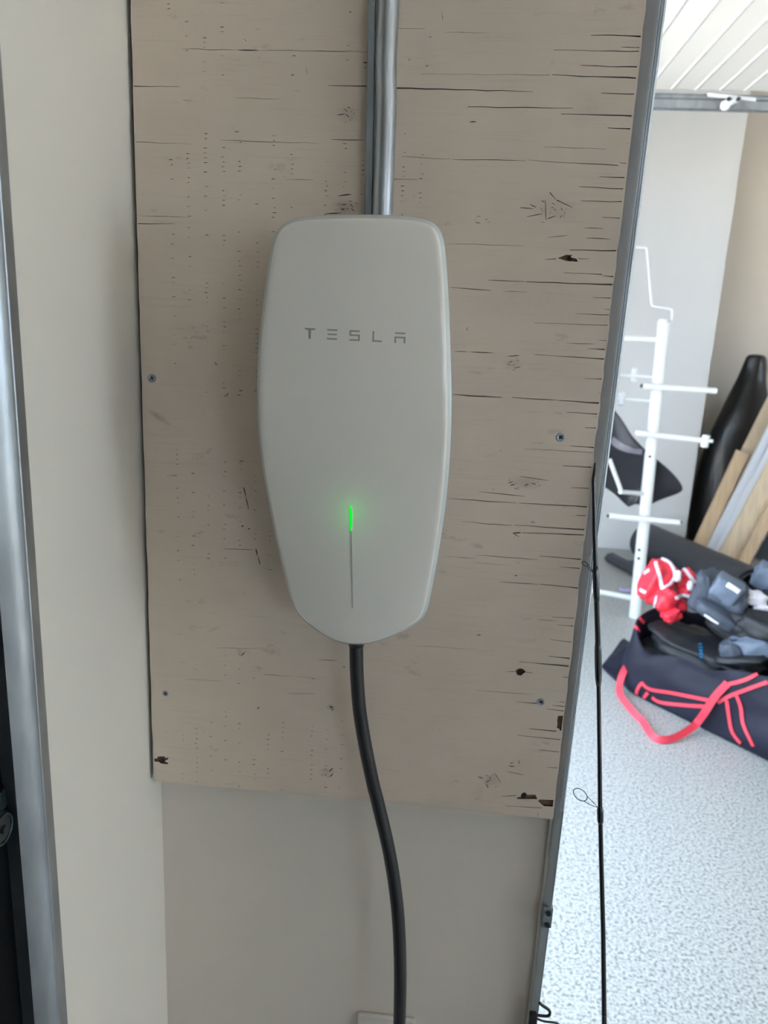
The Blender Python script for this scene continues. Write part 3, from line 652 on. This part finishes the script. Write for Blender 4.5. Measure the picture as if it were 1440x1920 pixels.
bm = bmesh.new(); tube(bm, [c + Vector((-0.03, 0, 0)), c + Vector((0.002, 0, 0))], 0.003, 12); part('axle', bm, M['black_plastic'], rl)
bm = bmesh.new(); q = RX(4, 1505, -0.292); box(bm, (q.x-0.004, q.y-0.03, q.z-0.007), (q.x, q.y+0.006, q.z+0.008), 0.001); part('hinge_leaf', bm, M['guide'], rl)

# ------------------------------------------------------------------ fishing rod leaning at the stub wall's edge
rod = thing('fishing_rod', 'black fishing rod leaning upright against steel track edge at right', 'fishing rod', P(1140, 2300, 0.60))
rp = [(1116, 868, 0.698), (1113, 900, 0.697), (1115, 1000, 0.692), (1118, 1100, 0.686), (1121, 1200, 0.680), (1122.5, 1300, 0.674), (1124, 1400, 0.668), (1125, 1500, 0.662), (1127, 1600, 0.656), (1131, 1750, 0.648), (1133, 1920, 0.638), (1137, 2150, 0.625)]
rw = [0.0008, 0.0018, 0.0022, 0.0024, 0.0026, 0.0020, 0.0021, 0.0022, 0.0023, 0.0024, 0.0026, 0.003]
pts = [P(*q) for q in rp]
dv = (pts[-1] - pts[-2]).normalized(); end = pts[-1] + dv * ((pts[-1].z - 0.012) / -dv.z)
bm = bmesh.new(); tube(bm, pts + [end], rw + [0.0045], 14); part('blank', bm, M['rod'], rod, True)
def rodpt(y):
    for a, c in zip(rp, rp[1:]):
        if a[1] <= y <= c[1]:
            t = (y - a[1])/(c[1]-a[1]); return P(a[0]+(c[0]-a[0])*t, y, a[2]+(c[2]-a[2])*t)
for y0, y1, rr in [(1058, 1130, 0.0031), (1200, 1286, 0.0033), (1512, 1545, 0.0032), (1900, 1904, 0.0028)]:
    bm = bmesh.new(); ys = [y0 + (y1-y0)*k/6 for k in range(7)]
    tube(bm, [rodpt(y) for y in ys], [rr*0.7, rr*0.95, rr, rr, rr, rr*0.97, rr*0.75], 14); part('thread_wrap', bm, M['rod_wrap'], rod, True)
def guide(px, py, Y, rx, rz, tilt, ly):
    c = P(px, py, Y); bm = bmesh.new()
    ring = [c + Vector((math.cos(a)*rx, math.sin(a)*rx*0.5, math.sin(a)*rz + math.cos(a)*tilt)) for a in [2*math.pi*k/30 for k in range(30)]]
    tube(bm, ring, 0.00045, 8, closed=True); g = part('guide_ring', bm, M['guide'], rod, True)
    bm = bmesh.new(); e = rodpt(ly) + Vector((-0.0015, -0.001, 0))
    tube(bm, [ring[1], e], 0.00035, 6); tube(bm, [ring[25], ring[25].lerp(e, 0.35) + Vector((0, 0, -0.001)), e], 0.00035, 6); part('guide_foot', bm, M['guide'], g, True)
guide(1088, 1490, 0.655, 0.0068, 0.0040, -0.0022, 1514)
guide(1097, 1057, 0.690, 0.0030, 0.0012, -0.001, 1076)

# ------------------------------------------------------------------ black hook at the bottom of the steel track
hk = thing('wire_hook', 'black bent hook by the foot of right steel track', 'hook', P(1010, 1895, 0.71))
Yh = 0.705
bm = bmesh.new(); tube(bm, smooth_path([P(*q, Yh) for q in [(1011, 1880), (1018, 1886), (1026, 1891), (1031, 1897), (1029, 1904), (1020, 1905), (1006, 1903), (996, 1901)]], 5), 0.0017, 10); part('hook', bm, M['black_plastic'], hk, True)
bm = bmesh.new(); q = P(996, 1915, Yh); box(bm, (q.x-0.003, Yh-0.004, q.z-0.05), (q.x+0.006, Yh+0.004, P(996, 1899, Yh).z), 0.0015); part('strap_end', bm, M['black_plastic'], hk)
bm = bmesh.new(); tube(bm, smooth_path([P(*q, Yh) for q in [(1002, 1908), (1020, 1915), (1045, 1919), (1060, 1935)]], 4), 0.0012, 8); part('cord', bm, M['black_plastic'], hk, True)

# ------------------------------------------------------------------ horizontal track of the raised door, far side
YT = 3.09; ht = thing('horizontal_door_track', 'horizontal galvanised track under the raised white door at top right', 'track', (1.0, YT, H+0.85))
a = P(1235, 177, YT).z; c = P(1235, 207, YT).z
bm = bmesh.new(); hh = a - c
line = [(-0.012, hh), (0.0, hh), (0.004, hh*0.82), (0.012, hh*0.78), (0.012, hh*0.25), (0.006, hh*0.12), (-0.010, 0.0), (-0.016, 0.006)]
sweep(bm, thick(line, 0.002), [(Vector((xx, YT, c)), Vector((0, 1, 0)), Vector((0, 0, 1))) for xx in (-0.15, 2.45)])
part('rail', bm, M['galv'], ht)
rr_ = thing('roller', 'small roller with hinge on the horizontal track at top right', 'roller', P(1378, 190, YT-0.02))
q0 = P(1362, 197, YT-0.03); q1 = P(1385, 186, YT-0.03)
bm = bmesh.new(); tube(bm, [q0, q1], 0.008, 12); part('stem', bm, M['wire_white'], rr_, True)
bm = bmesh.new(); disc(bm, q0 + Vector((0, 0.012, 0)), Vector((-0.3, -1, 0)), 0.017, 0.016, 18, 0.003); part('wheel', bm, M['wire_white'], rr_)
bm = bmesh.new(); obox(bm, P(1372, 182, YT-0.035), Vector((0.085, 0, -0.006)), Vector((0, 0.002, 0)), Vector((0, 0, 0.006)), 0.001); hl = part('hinge', bm, M['wire_white'], rr_)
for px in (1384, 1366):
    bm = bmesh.new(); disc(bm, P(px, 186, YT-0.040), Vector((0, -1, 0)), 0.007, 0.006, 10); part('bolt', bm, M['guide'], hl)

# ------------------------------------------------------------------ white pipe drying rack
YR = 3.79
rk = thing('drying_rack', 'white pipe drying rack with many arms standing before white wall', 'rack', PZ(1190, 1155, 0))
t0 = PZ(1190, 1157, 0.0); t1 = P(1245, 604, t0.y)
bm = bmesh.new(); tube(bm, [t0, t1], 0.029, 24); part('post', bm, M['white_pipe'], rk, angle=0.8)
bm = bmesh.new(); tube(bm, [t1.lerp(t0, 0.0) + Vector((0, 0, -0.002)), t1 + Vector((0, 0, 0.012))], [0.031, 0.024], 24); part('cap', bm, M['white_pipe'], rk, angle=0.8)
PY_ = t0.y
def arm(a, b_, ya, yb, r_, name='arm'):
    bm = bmesh.new(); tube(bm, [P(*a, ya), P(*b_, yb)], r_, 14); o = part(name, bm, M['white_pipe'], rk, angle=0.8); return o
def hole_cap(p, o, r_, n=Vector((-0.5, -1, 0.1))):
    bm = bmesh.new(); disc(bm, p, n, r_, 0.004, 12); part('open_end', bm, M['guide'], o)
o = arm((1205, 724), (1343, 733), PY_-0.05, PY_-0.05, 0.014); hole_cap(P(1203.5, 723.5, PY_-0.055), o, 0.008, Vector((-1, -0.3, 0)))
o = arm((1190, 812), (1318, 826), PY_-0.05, PY_-0.05, 0.014)
bm = bmesh.new(); tube(bm, [P(1325, 816, PY_-0.06), P(1320, 838, PY_-0.06)], 0.018, 14); part('tee_joint', bm, M['white_pipe'], o, angle=0.8)
bm = bmesh.new(); tube(bm, [P(1324, 827, PY_-0.07), P(1336, 827, PY_-0.07)], 0.008, 10); part('peg', bm, M['white_pipe'], o, angle=0.8)
o = arm((1142, 967), (1275, 980), PY_-0.05, PY_-0.05, 0.014); hole_cap(P(1140.5, 967, PY_-0.055), o, 0.008, Vector((-1, -0.3, 0)))
bm = bmesh.new(); disc(bm, P(1276, 980, PY_-0.055), Vector((0.6, -0.8, 0)), 0.011, 0.004, 12); part('open_end', bm, M['guide'], o)
arm((1160, 634), (1238, 637), PY_+0.0, PY_, 0.013)
arm((1140, 702), (1228, 707), PY_+0.35, PY_, 0.006)
arm((1140, 746), (1222, 752), PY_+0.35, PY_, 0.006)
arm((1163, 922), (1205, 926), PY_-0.16, PY_-0.02, 0.011)
arm((1143, 862), (1165, 921), PY_-0.2, PY_-0.16, 0.010)
arm((1100, 1105), (1183, 1121), PY_-0.02, PY_, 0.014, 'foot')
for px, py in ((1189, 703), (1165, 748)):
    bm = bmesh.new(); c = P(px, py, PY_+0.2); box(bm, c - Vector((0.014, 0.012, 0.034)), c + Vector((0.014, 0.012, 0.034)), 0.006); part('clip', bm, M['wire_white'], rk)
for px, py in ((1218, 856), (1198, 1031), (1197, 1047)):
    bm = bmesh.new(); c = P(px, py, PY_-0.029); disc(bm, c, Vector((0, -1, 0.1)), 0.007, 0.004, 10); part('screw', bm, M['guide'], rk)
bm = bmesh.new(); s_ = (604-893)/(604-1157); c = t1.lerp(t0, s_); tube(bm, [c + Vector((0, 0, 0.003)), c - Vector((0, 0, 0.003))], 0.0296, 24); part('joint_ring', bm, M['wire_white'], rk)
# bent wire hanging above the post top
bm = bmesh.new(); tube(bm, [P(*q, PY_) for q in [(1180, 464), (1211, 463), (1213, 466), (1222, 570), (1224, 573), (1258, 579), (1261, 582), (1260, 601), (1257, 603), (1243, 604)]], 0.006, 10)
wh = part('wire_hanger', bm, M['wire_white'], rk, True)

# black neoprene flap hanging over the rack
fl = thing('neoprene_flap', 'black rubbery flap draped behind the white rack post', 'sheet', P(1190, 850, PY_+0.09))
rows = [(742, 1118, 1136, 0.10), (762, 1112, 1152, 0.09), (785, 1108, 1172, 0.07), (812, 1104, 1184, 0.05), (832, 1100, 1204, 0.03), (843, 1098, 1216, 0.025), (854, 1096, 1232, 0.045), (880, 1098, 1262, 0.07), (906, 1115, 1282, 0.08), (918, 1130, 1280, 0.085), (930, 1150, 1232, 0.09), (948, 1168, 1206, 0.095)]
bm = bmesh.new(); Gd = []
for y, xa, xb, dy in rows: Gd.append([bm.verts.new(P(xa + (xb-xa)*k/8, y + 10*(k/8-0.5) + 5*math.sin(k*0.8), PY_ + dy + 0.02*math.sin(k*0.9 + y*0.02))) for k in range(9)])
for A, B in zip(Gd, Gd[1:]):
    for k in range(8): bm.faces.new((A[k], A[k+1], B[k+1], B[k]))
bmesh.ops.recalc_face_normals(bm, faces=bm.faces)
r = bmesh.ops.solidify(bm, geom=bm.faces[:], thickness=0.012)
o = part('sheet', bm, M['rubber_sheet'], fl, True); md = o.modifiers.new('s', 'SUBSURF'); md.levels = 1; md.render_levels = 2

# ------------------------------------------------------------------ rolled dark mat on the floor
ro = thing('rolled_mat', 'big dark grey foam mat rolled up on the floor behind the bag', 'mat', (1.5, 4.35, 0))
RR = 0.125
a = PZ(1214, 981, 2*RR); c = PZ(1412, 1064, 2*RR); a = Vector((a.x, a.y, 0)); c = Vector((c.x, c.y, 0)); ax = (c - a).normalized(); sd = Vector((-ax.y, ax.x, 0)) * -1
if sd.x > 0: sd = -sd
prof = []
for k in range(0, 97):                                     # spiral ending in a loose flap along the floor
    t = k/96; ang = -math.pi/2 - t * 2*math.pi*2.2; r_ = RR - 0.055*t; prof.append((math.cos(ang)*r_, RR + math.sin(ang)*r_))
flap = [(0.235, 0.052), (0.268, 0.046), (0.285, 0.026), (0.265, 0.007), (0.20, 0.002), (0.12, 0.001)]
ln = flap + prof
bm = bmesh.new(); sweep(bm, thick(ln, 0.009), [(p, sd, Vector((0, 0, 1))) for p in (a, a.lerp(c, 0.5), c)])
part('roll', bm, M['mat_roll'], ro, angle=0.7)

# ------------------------------------------------------------------ boards leaning by the corner
def board(a0, a1, Y, wpx, m, label, yt=0.05, tk=0.018, stop=None):
    p0 = P(*a0, Y); p1 = P(*a1, Y + yt); d = (p1 - p0).normalized()
    base = p0 - d * ((p0.z - 0.012) / d.z)
    top_ = p1 if stop else p0 + d * 2.0
    if not stop: top_ = base + d * min(2.2, 2.25/d.z)
    s = d.cross(Vector((0, 1, 0))).normalized(); n = s.cross(d).normalized()
    w = wpx / FPX * Y * 1.02 / 2
    bt = thing('board', label, 'board', base)
    bm = bmesh.new(); obox(bm, (base + top_)/2, s*w, n*tk/2, d*((top_-base).length/2), 0.002, 1)
    part('plank', bm, m, bt)
    return bt
board((1320, 1003), (1392, 848), 4.86, 22, M['wood_a'], 'short tan board end, leftmost of the leaning boards', stop=True)
board((1326, 1010), (1440, 783), 4.93, 32, M['wood_b'], 'long tan board leaning just behind the short leftmost one')
board((1337, 1017), (1440, 815), 4.84, 13, M['board_white'], 'left one of two narrow white trim boards leaning among tan boards')
board((1350, 1024), (1440, 850), 4.82, 12, M['board_white'], 'right one of two narrow white trim boards leaning among tan boards')
board((1369, 1036), (1440, 900), 4.80, 34, M['wood_b'], 'wide pale board leaning right of the white trim boards')
board((1395, 1052), (1440, 966), 4.76, 20, M['wood_a'], 'narrow tan board leaning rightmost of all')

# black plastic-wrapped bundle standing in the corner
bp_ = thing('plastic_bundle', 'tall black plastic wrapped bundle leaning in the corner behind the boards', 'bundle', P(1350, 1010, 5.35))
prof_rows = [(664, 1403, 1434), (672, 1400, 1436), (690, 1394, 1436), (715, 1383, 1432), (745, 1366, 1440), (780, 1346, 1450), (820, 1325, 1450), (870, 1310, 1440), (930, 1300, 1425), (985, 1292, 1410), (1030, 1290, 1400), (1060, 1290, 1395)]
bm = bmesh.new(); rings = []
for i, (y, xa, xb) in enumerate(prof_rows):
    A = P(xa, y, 5.36); B = P(xb, y, 5.36); cc = (A + B)/2; wx = (B.x - A.x)/2; dp = min(0.16, wx*0.8)
    rings.append([bm.verts.new(Vector((cc.x + math.cos(t)*wx, cc.y + math.sin(t)*dp, max(0.0, cc.z))) + Vector((1, 0, 0)) * (0.0 if i in (0,) else 0.012*math.sin(3*t + i))) for t in [2*math.pi*k/20 for k in range(20)]])
lastz = rings[-1][0].co.z
rings.append([bm.verts.new((v.co.x, v.co.y, 0.0)) for v in rings[-1]])
for A, B in zip(rings, rings[1:]):
    for k in range(20): bm.faces.new((A[k], A[(k+1) % 20], B[(k+1) % 20], B[k]))
bm.faces.new(rings[0]); bm.faces.new(rings[-1][::-1])
o = part('wrap', bm, M['black_film'], bp_, True); md = o.modifiers.new('s', 'SUBSURF'); md.levels = 1; md.render_levels = 2

# ------------------------------------------------------------------ hockey bag
U = Vector((0.640, -0.768, 0)); V_ = Vector((0.768, 0.640, 0)); B0 = PZ(1150, 1284, 0)
LB, DB = 1.30, 0.44
bag = thing('sports_bag', 'big open navy sports bag with red stripes on speckled floor', 'bag', B0 + U*0.6 + V_*0.2)
def bagpt(s, lev):                                         # s in 0..1 round the rounded rectangle, lev picks the height ring
    per = 2*(LB + DB); d = s * per
    if d < LB: u, v, n = d, 0.0, -V_
    elif d < LB + DB: u, v, n = LB, d - LB, U
    elif d < 2*LB + DB: u, v, n = LB - (d - LB - DB), DB, V_
    else: u, v, n = 0.0, DB - (d - 2*LB - DB), -U
    cu = min(u, LB-u); cv = min(v, DB-v); rc_ = 0.11       # round the corners
    du = max(0, rc_ - min(u, LB-u)); dv_ = max(0, rc_ - min(v, DB-v))
    q = Vector((u, v))
    cxy = Vector((min(max(u, rc_), LB-rc_), min(max(v, rc_), DB-rc_)))
    e = q - cxy
    if du > 0 and dv_ > 0: q = cxy + e.normalized()*rc_
    return q, u, v
def rimh(u, v):
    front = 0.19 + 0.13 * min(1, max(0, (u - 0.05)/0.75)); back = 0.30
    t = v / DB; h = front*(1-t) + back*t
    if u < 0.12: h = h*(u/0.12) + (1-u/0.12)*(0.25 + 0.07*math.sin(t*3.1))
    return h
NS = 72; levels = [(0.0, 1.0, 0.0), (0.02, 1.03, 0.0), (0.18, 1.06, 0), (0.36, 1.07, 0), (0.54, 1.06, 0), (0.72, 1.03, 0), (0.86, 1.0, 0), (0.97, 0.97, 0), (1.0, 0.94, 0), (0.96, 0.91, 0), (0.80, 0.88, 0), (0.5, 0.85, 0), (0.25, 0.80, 0)]
bm = bmesh.new(); rings = []
cl = Vector((LB/2, DB/2))
for li, (hf, sc, _) in enumerate(levels):
    R_ = []
    for k in range(NS):
        q, u, v = bagpt((k+0.5)/NS, li)
        off = Vector((q.x - min(max(q.x, 0.2), LB-0.2), q.y - DB/2))
        q2 = q + off*(sc-1.0)
        h = rimh(u, v)*hf
        w = B0 + U*q2.x + V_*q2.y + Vector((0, 0, h))
        nv = noise.noise(Vector((w.x*8, w.y*8, w.z*16)))*0.024 + noise.noise(w*20.0 + Vector((0, 0, w.x*12)))*0.013
        if li > 1: w += (V_*(-1 if v < DB/2 else 1))*nv + Vector((0, 0, noise.noise(w*7 + Vector((9, 0, 0)))*0.040*hf))
        R_.append(bm.verts.new(w))
    rings.append(R_)
for A, B in zip(rings, rings[1:]):
    for k in range(NS): bm.faces.new((A[k], A[(k+1) % NS], B[(k+1) % NS], B[k]))
bm.faces.new(rings[0][::-1]); bm.faces.new(rings[-1])
for f in bm.faces: f.smooth = True
body = part('body', bm, M['navy'], bag, True); md = body.modifiers.new('s', 'SUBSURF'); md.levels = 1; md.render_levels = 2
bpy.context.view_layer.update()
def caster(objs):
    dg = bpy.context.evaluated_depsgraph_get(); trees = []
    for o in objs:
        ev = o.evaluated_get(dg); me = ev.to_mesh(); mw = o.matrix_world
        trees.append(BVHTree.FromPolygons([mw @ v.co for v in me.vertices], [list(p.vertices) for p in me.polygons])); ev.to_mesh_clear()
    def cast(px, py):
        best = None
        for t in trees:
            loc, nor, i, d = t.ray_cast(CAM, ray(px, py).normalized())
            if loc is not None and (best is None or d < best[2]): best = (loc, nor if nor.dot(ray(px, py)) < 0 else -nor, d)
        return best
    return cast
def stripe(name, cast, path, w, m, parent, t=0.004, n=8, lift=0.001):
    P2 = smooth_path([Vector((a, b_, 0)) for a, b_ in path], n); pts = []; ups = []
    for q in P2:
        h = cast(q.x, q.y)
        if h and (not pts or (h[0] - pts[-1]).length < 0.12): pts.append(h[0] + h[1]*lift); ups.append(h[1])
    if len(pts) < 3: return None
    for _ in range(2):
        pts = [pts[0]] + [(pts[i-1] + pts[i]*2 + pts[i+1])/4 for i in range(1, len(pts)-1)] + [pts[-1]]
        ups = [ups[0]] + [(ups[i-1] + ups[i]*2 + ups[i+1]).normalized() for i in range(1, len(ups)-1)] + [ups[-1]]
    bm = bmesh.new(); ribbon(bm, pts, ups, w, t)
    return part(name, bm, m, parent)
stripe('fold_highlight', caster([bpy.data.objects['sheet']]), [(1146, 824), (1162, 836), (1185, 844), (1204, 847)], 0.034, M['mid_grey'], fl, 0.003)  # grey ribbon stands in for the highlight along the flap's fold
def z2(*pts): return [(1060 + a/3.79, 950 + b_/3.79) for a, b_ in pts]
cb = caster([body])
for path in [z2((545,1245),(600,1295),(750,1320),(900,1350),(1040,1378)), z2((620,1355),(680,1390),(850,1410),(1000,1418)), z2((1165,1260),(1280,1230),(1440,1160)),
             z2((1085,1390),(1180,1340),(1300,1295),(1440,1245)), z2((545,1255),(515,1300),(500,1380)), z2((590,1320),(560,1360),(553,1410)),
             z2((1150,1375),(1165,1480),(1190,1600),(1250,1680)), z2((1215,1330),(1250,1420),(1270,1550),(1340,1700)), z2((450,795),(490,845),(525,885)), z2((505,765),(530,800),(555,825))]:
    stripe('red_stripe', cb, path, 0.013, M['red_strap'], bag)
# handle strap: from the bag's end down to the floor and back up to the front
hp = [P(1183, 1238, 2.96), P(1168, 1262, 2.90), P(1161, 1288, 2.86), PZ(1165, 1306, 0.02), PZ(1190, 1338, 0.012), PZ(1205, 1352, 0.012), PZ(1222, 1378, 0.012), PZ(1240, 1387, 0.012), PZ(1268, 1382, 0.015), PZ(1300, 1362, 0.03)]
for px, py, lf in ((1318, 1346, 0.03), (1330, 1330, 0.03), (1346, 1305, 0.02), (1366, 1280, 0.003)):
    h = cb(px, py)
    if h: hp.append(h[0] + h[1]*lf)
hp = smooth_path(hp, 5)
ups = []
for i, p in enumerate(hp): ups.append((Vector((-0.35, -0.9, 0.45))).normalized())
bm = bmesh.new(); ribbon(bm, hp, ups, 0.026, 0.004); part('handle', bm, M['red_strap'], bag)
# loose flat end flap on the floor at the left
bm = bmesh.new(); fp = [PZ(1128, 1252, 0.004), PZ(1163, 1202, 0.05), PZ(1176, 1212, 0.09), PZ(1182, 1262, 0.03), PZ(1164, 1286, 0.004)]
v0 = [bm.verts.new(p) for p in fp]; v1 = [bm.verts.new(p + Vector((0.02, 0.02, -0.004)) * (1 if p.z > 0.02 else 0) + Vector((0, 0, 0.012))) for p in fp]
bm.faces.new(v0); bm.faces.new(v1[::-1])
for k in range(5): bm.faces.new((v0[k], v0[(k+1) % 5], v1[(k+1) % 5], v1[k]))
part('end_flap', bm, M['navy'], bag)

# ------------------------------------------------------------------ gear in the bag
def lump(bm, c, sx, sy, sz, rot=(0, 0, 0), sq=0.6, nz_=0.12, seed=0, f=2.2, sub=3):
    t = bmesh.new(); bmesh.ops.create_cube(t, size=2.0); bmesh.ops.subdivide_edges(t, edges=t.edges[:], cuts=(1 << sub) - 1, use_grid_fill=True)
    from mathutils import Euler
    mr = Euler(rot).to_matrix()
    for v in t.verts:
        n = v.co.normalized(); p = n.lerp(v.co*0.86, 1 - sq)
        p = p * (1 + nz_*noise.noise(n*f + Vector((seed*3.1, seed*1.7, 0))) + nz_*0.5*noise.noise(n*f*2.7 + Vector((0, seed*2.3, seed))))
        v.co = Vector(c) + mr @ Vector((p.x*sx, p.y*sy, p.z*sz))
    me = bpy.data.meshes.new('tmp'); t.to_mesh(me); t.free(); bm.from_mesh(me); bpy.data.meshes.remove(me)
def gear(name, label, cat, lumps, m, pname):
    g = thing(name, label, cat, Vector(lumps[0][0]))
    for i, L in enumerate(lumps):
        bm = bmesh.new(); lump(bm, *L[:4], **L[4]); part(pname if i == 0 else L[5] if len(L) > 5 else 'padding', bm, m if len(L) < 7 else L[6], g, True)
    bpy.context.view_layer.update(); return g
def kids(g): return [c for c in g.children]
# dark clothing filling the bag
gear('dark_jacket', 'black garment with blue print lying inside the open bag', 'clothing',
     [(P(1312, 1205, 2.83) - Vector((-0.03, -0.05, 0.05)), 0.23, 0.11, 0.045, dict(rot=(0.15, 0.1, -0.85), seed=3, nz_=0.38)), (P(1238, 1200, 2.98) - Vector((0, 0, 0.05)), 0.11, 0.10, 0.04, dict(rot=(0, 0.2, -0.8), seed=5, nz_=0.3), 'sleeve')], M['gear_black'], 'torso')
jk = bpy.data.objects['dark_jacket']
cj = caster(kids(jk))
for k, (y0, dx) in enumerate([(1207, 4), (1213, 2), (1219, 5), (1225, 3), (1231, 4)]):
    stripe('print_mark', cj, [(1310 + 0.6*k, y0), (1312.5 + 0.6*k, y0 + 1), (1316 + 0.6*k, y0 + 1.5)], 0.008, M['blue_print'], jk, 0.002, 3)
# red and white glove
gl = gear('hockey_glove', 'red padded hockey glove with white piping at bag rear', 'glove',
     [(P(1233, 1090, 3.08), 0.060, 0.060, 0.105, dict(rot=(0.2, 0.25, 0.2), seed=11, nz_=0.16, sq=0.45)),
      (P(1252, 1128, 3.02), 0.065, 0.06, 0.055, dict(rot=(0, 0.6, 0.2), seed=12, nz_=0.2, sq=0.5), 'cuff'),
      (P(1284, 1088, 3.10), 0.042, 0.045, 0.050, dict(rot=(0, 0.9, 0), seed=13, nz_=0.2, sq=0.5), 'finger'),
      (P(1290, 1112, 3.06), 0.046, 0.04, 0.028, dict(rot=(0, 0.4, 0.3), seed=14, nz_=0.2, sq=0.5), 'finger'),
      (P(1258, 1152, 2.97), 0.04, 0.04, 0.025, dict(rot=(0, -0.5, 0.3), seed=15, nz_=0.2, sq=0.5), 'finger')], M['red'], 'hand')
cg = caster(kids(gl))
for path in [z2((645,395),(665,470),(690,590)), z2((700,580),(750,540),(775,480),(740,400),(650,360)), z2((650,640),(640,700),(632,770)), z2((780,650),(840,630),(910,640)), z2((800,410),(850,450),(920,540)), z2((865,545),(890,590)), z2((535,590),(575,610)), z2((565,475),(600,450))]:
    stripe('white_piping', cg, path, 0.013, M['white_trim'], gl, 0.004)
for px, py, sx in [(1271, 1080, 0.014), (1294, 1098, 0.012)]:
    bm = bmesh.new(); lump(bm, P(px, py, 3.02), sx, 0.012, sx*1.9, seed=4, sub=2); part('white_tab', bm, M['white_trim'], gl, True)
# grey helmet-like padded shoulder guard
sg = gear('shoulder_pads', 'slate grey padded guard with pale oval badge on bag top', 'pads',
     [(P(1352, 1120, 2.92), 0.115, 0.10, 0.088, dict(rot=(0.2, 0.35, -0.5), seed=21, nz_=0.14, sq=0.5)),
      (P(1322, 1110, 2.90), 0.030, 0.05, 0.095, dict(rot=(0.1, -0.25, -0.3), seed=22, nz_=0.15), 'shell_edge'),
      (P(1345, 1150, 2.83), 0.100, 0.05, 0.030, dict(rot=(0.1, 0.45, -0.5), seed=23, nz_=0.15), 'shell_edge'),
      (P(1362, 1105, 2.86), 0.062, 0.05, 0.055, dict(rot=(0.1, 0.4, -0.4), seed=24, nz_=0.12, sq=0.4), 'front_panel', M['gear_pale'])], M['gear_grey'], 'pad')
cs = caster(kids(sg))
stripe('badge', cs, z2((1150,550),(1190,575),(1235,605)), 0.018, M['white_trim'], sg, 0.004)
stripe('lettering', cs, z2((990,765),(1040,800),(1090,830)), 0.008, M['white_trim'], sg, 0.003)
# paler pads at the right edge of the picture
gear('elbow_pad', 'blue grey padded guard lying at front right in the bag', 'pads',
     [(P(1405, 1213, 2.74), 0.10, 0.065, 0.048, dict(rot=(0.1, -0.35, -0.6), seed=31, nz_=0.16, sq=0.5)), (P(1372, 1222, 2.74), 0.045, 0.05, 0.05, dict(rot=(0, -0.3, -0.4), seed=32, nz_=0.2), 'cap', M['gear_grey']),
      (P(1388, 1236, 2.70), 0.10, 0.05, 0.018, dict(rot=(0, -0.3, -0.6), seed=33), 'strap', M['gear_black'])], M['gear_pale'], 'pad')
gear('shin_pad', 'blue grey pad poking up at the right edge beside the mat', 'pads',
     [(P(1440, 1082, 2.98), 0.06, 0.06, 0.06, dict(rot=(0.1, 0.3, -0.4), seed=41, nz_=0.15, sq=0.5)), (P(1445, 1118, 2.95), 0.05, 0.05, 0.04, dict(seed=42), 'liner', M['gear_black'])], M['gear_pale'], 'pad')
gear('white_sock', 'crumpled white sock lying between grey pads on the bag', 'sock', [(P(1417, 1128, 2.88) + Vector((0, 0, 0.012)), 0.042, 0.035, 0.030, dict(rot=(0, 0.3, 0), seed=51, nz_=0.3)), (P(1428, 1140, 2.85), 0.03, 0.03, 0.018, dict(seed=52, nz_=0.3), 'toe')], M['white_trim'], 'leg')
gear('black_pants', 'black padded pants under the grey pads at bag right', 'clothing', [(P(1400, 1160, 2.86) - Vector((0, 0, 0.02)), 0.17, 0.12, 0.075, dict(rot=(0, 0.1, -0.7), seed=61, nz_=0.2)), (P(1450, 1180, 2.75), 0.13, 0.1, 0.06, dict(rot=(0, 0, -0.7), seed=62, nz_=0.2), 'leg')], M['gear_black'], 'waist')
# dark panel standing at the right, behind the roll
dp = thing('slate_board', 'dark slate board standing at right edge behind the rolled mat', 'board', P(1440, 1060, 5.0))
p0 = P(1418, 1062, 5.02); p1 = P(1462, 975, 5.07); d = (p1-p0).normalized(); base = p0 - d*((p0.z-0.01)/d.z)
s = d.cross(Vector((0, 1, 0))).normalized(); n = s.cross(d)
if s.x < 0: s = -s
bm = bmesh.new(); obox(bm, base + d*0.6 + s*0.10, s*0.13, n*0.006, d*0.6, 0.002, 1); part('sheet', bm, mat('dark slate laminate', (0.03, 0.045, 0.055), 0.5, vary=0.1), dp)

# small lilac scrap on the floor behind the rack
c = PZ(1172, 1106, 0.012); fs = thing('paper_scrap', 'small lilac scrap lying on floor by the foot of white rack', 'scrap', Vector((c.x, c.y, 0)))
bm = bmesh.new(); lump(bm, c, 0.035, 0.02, 0.011, (0, 0, 0.3), 0.5, 0.3, 71, 2.5, 2); part('sheet', bm, mat('lilac paper', (0.42, 0.40, 0.62), 0.6), fs, True)
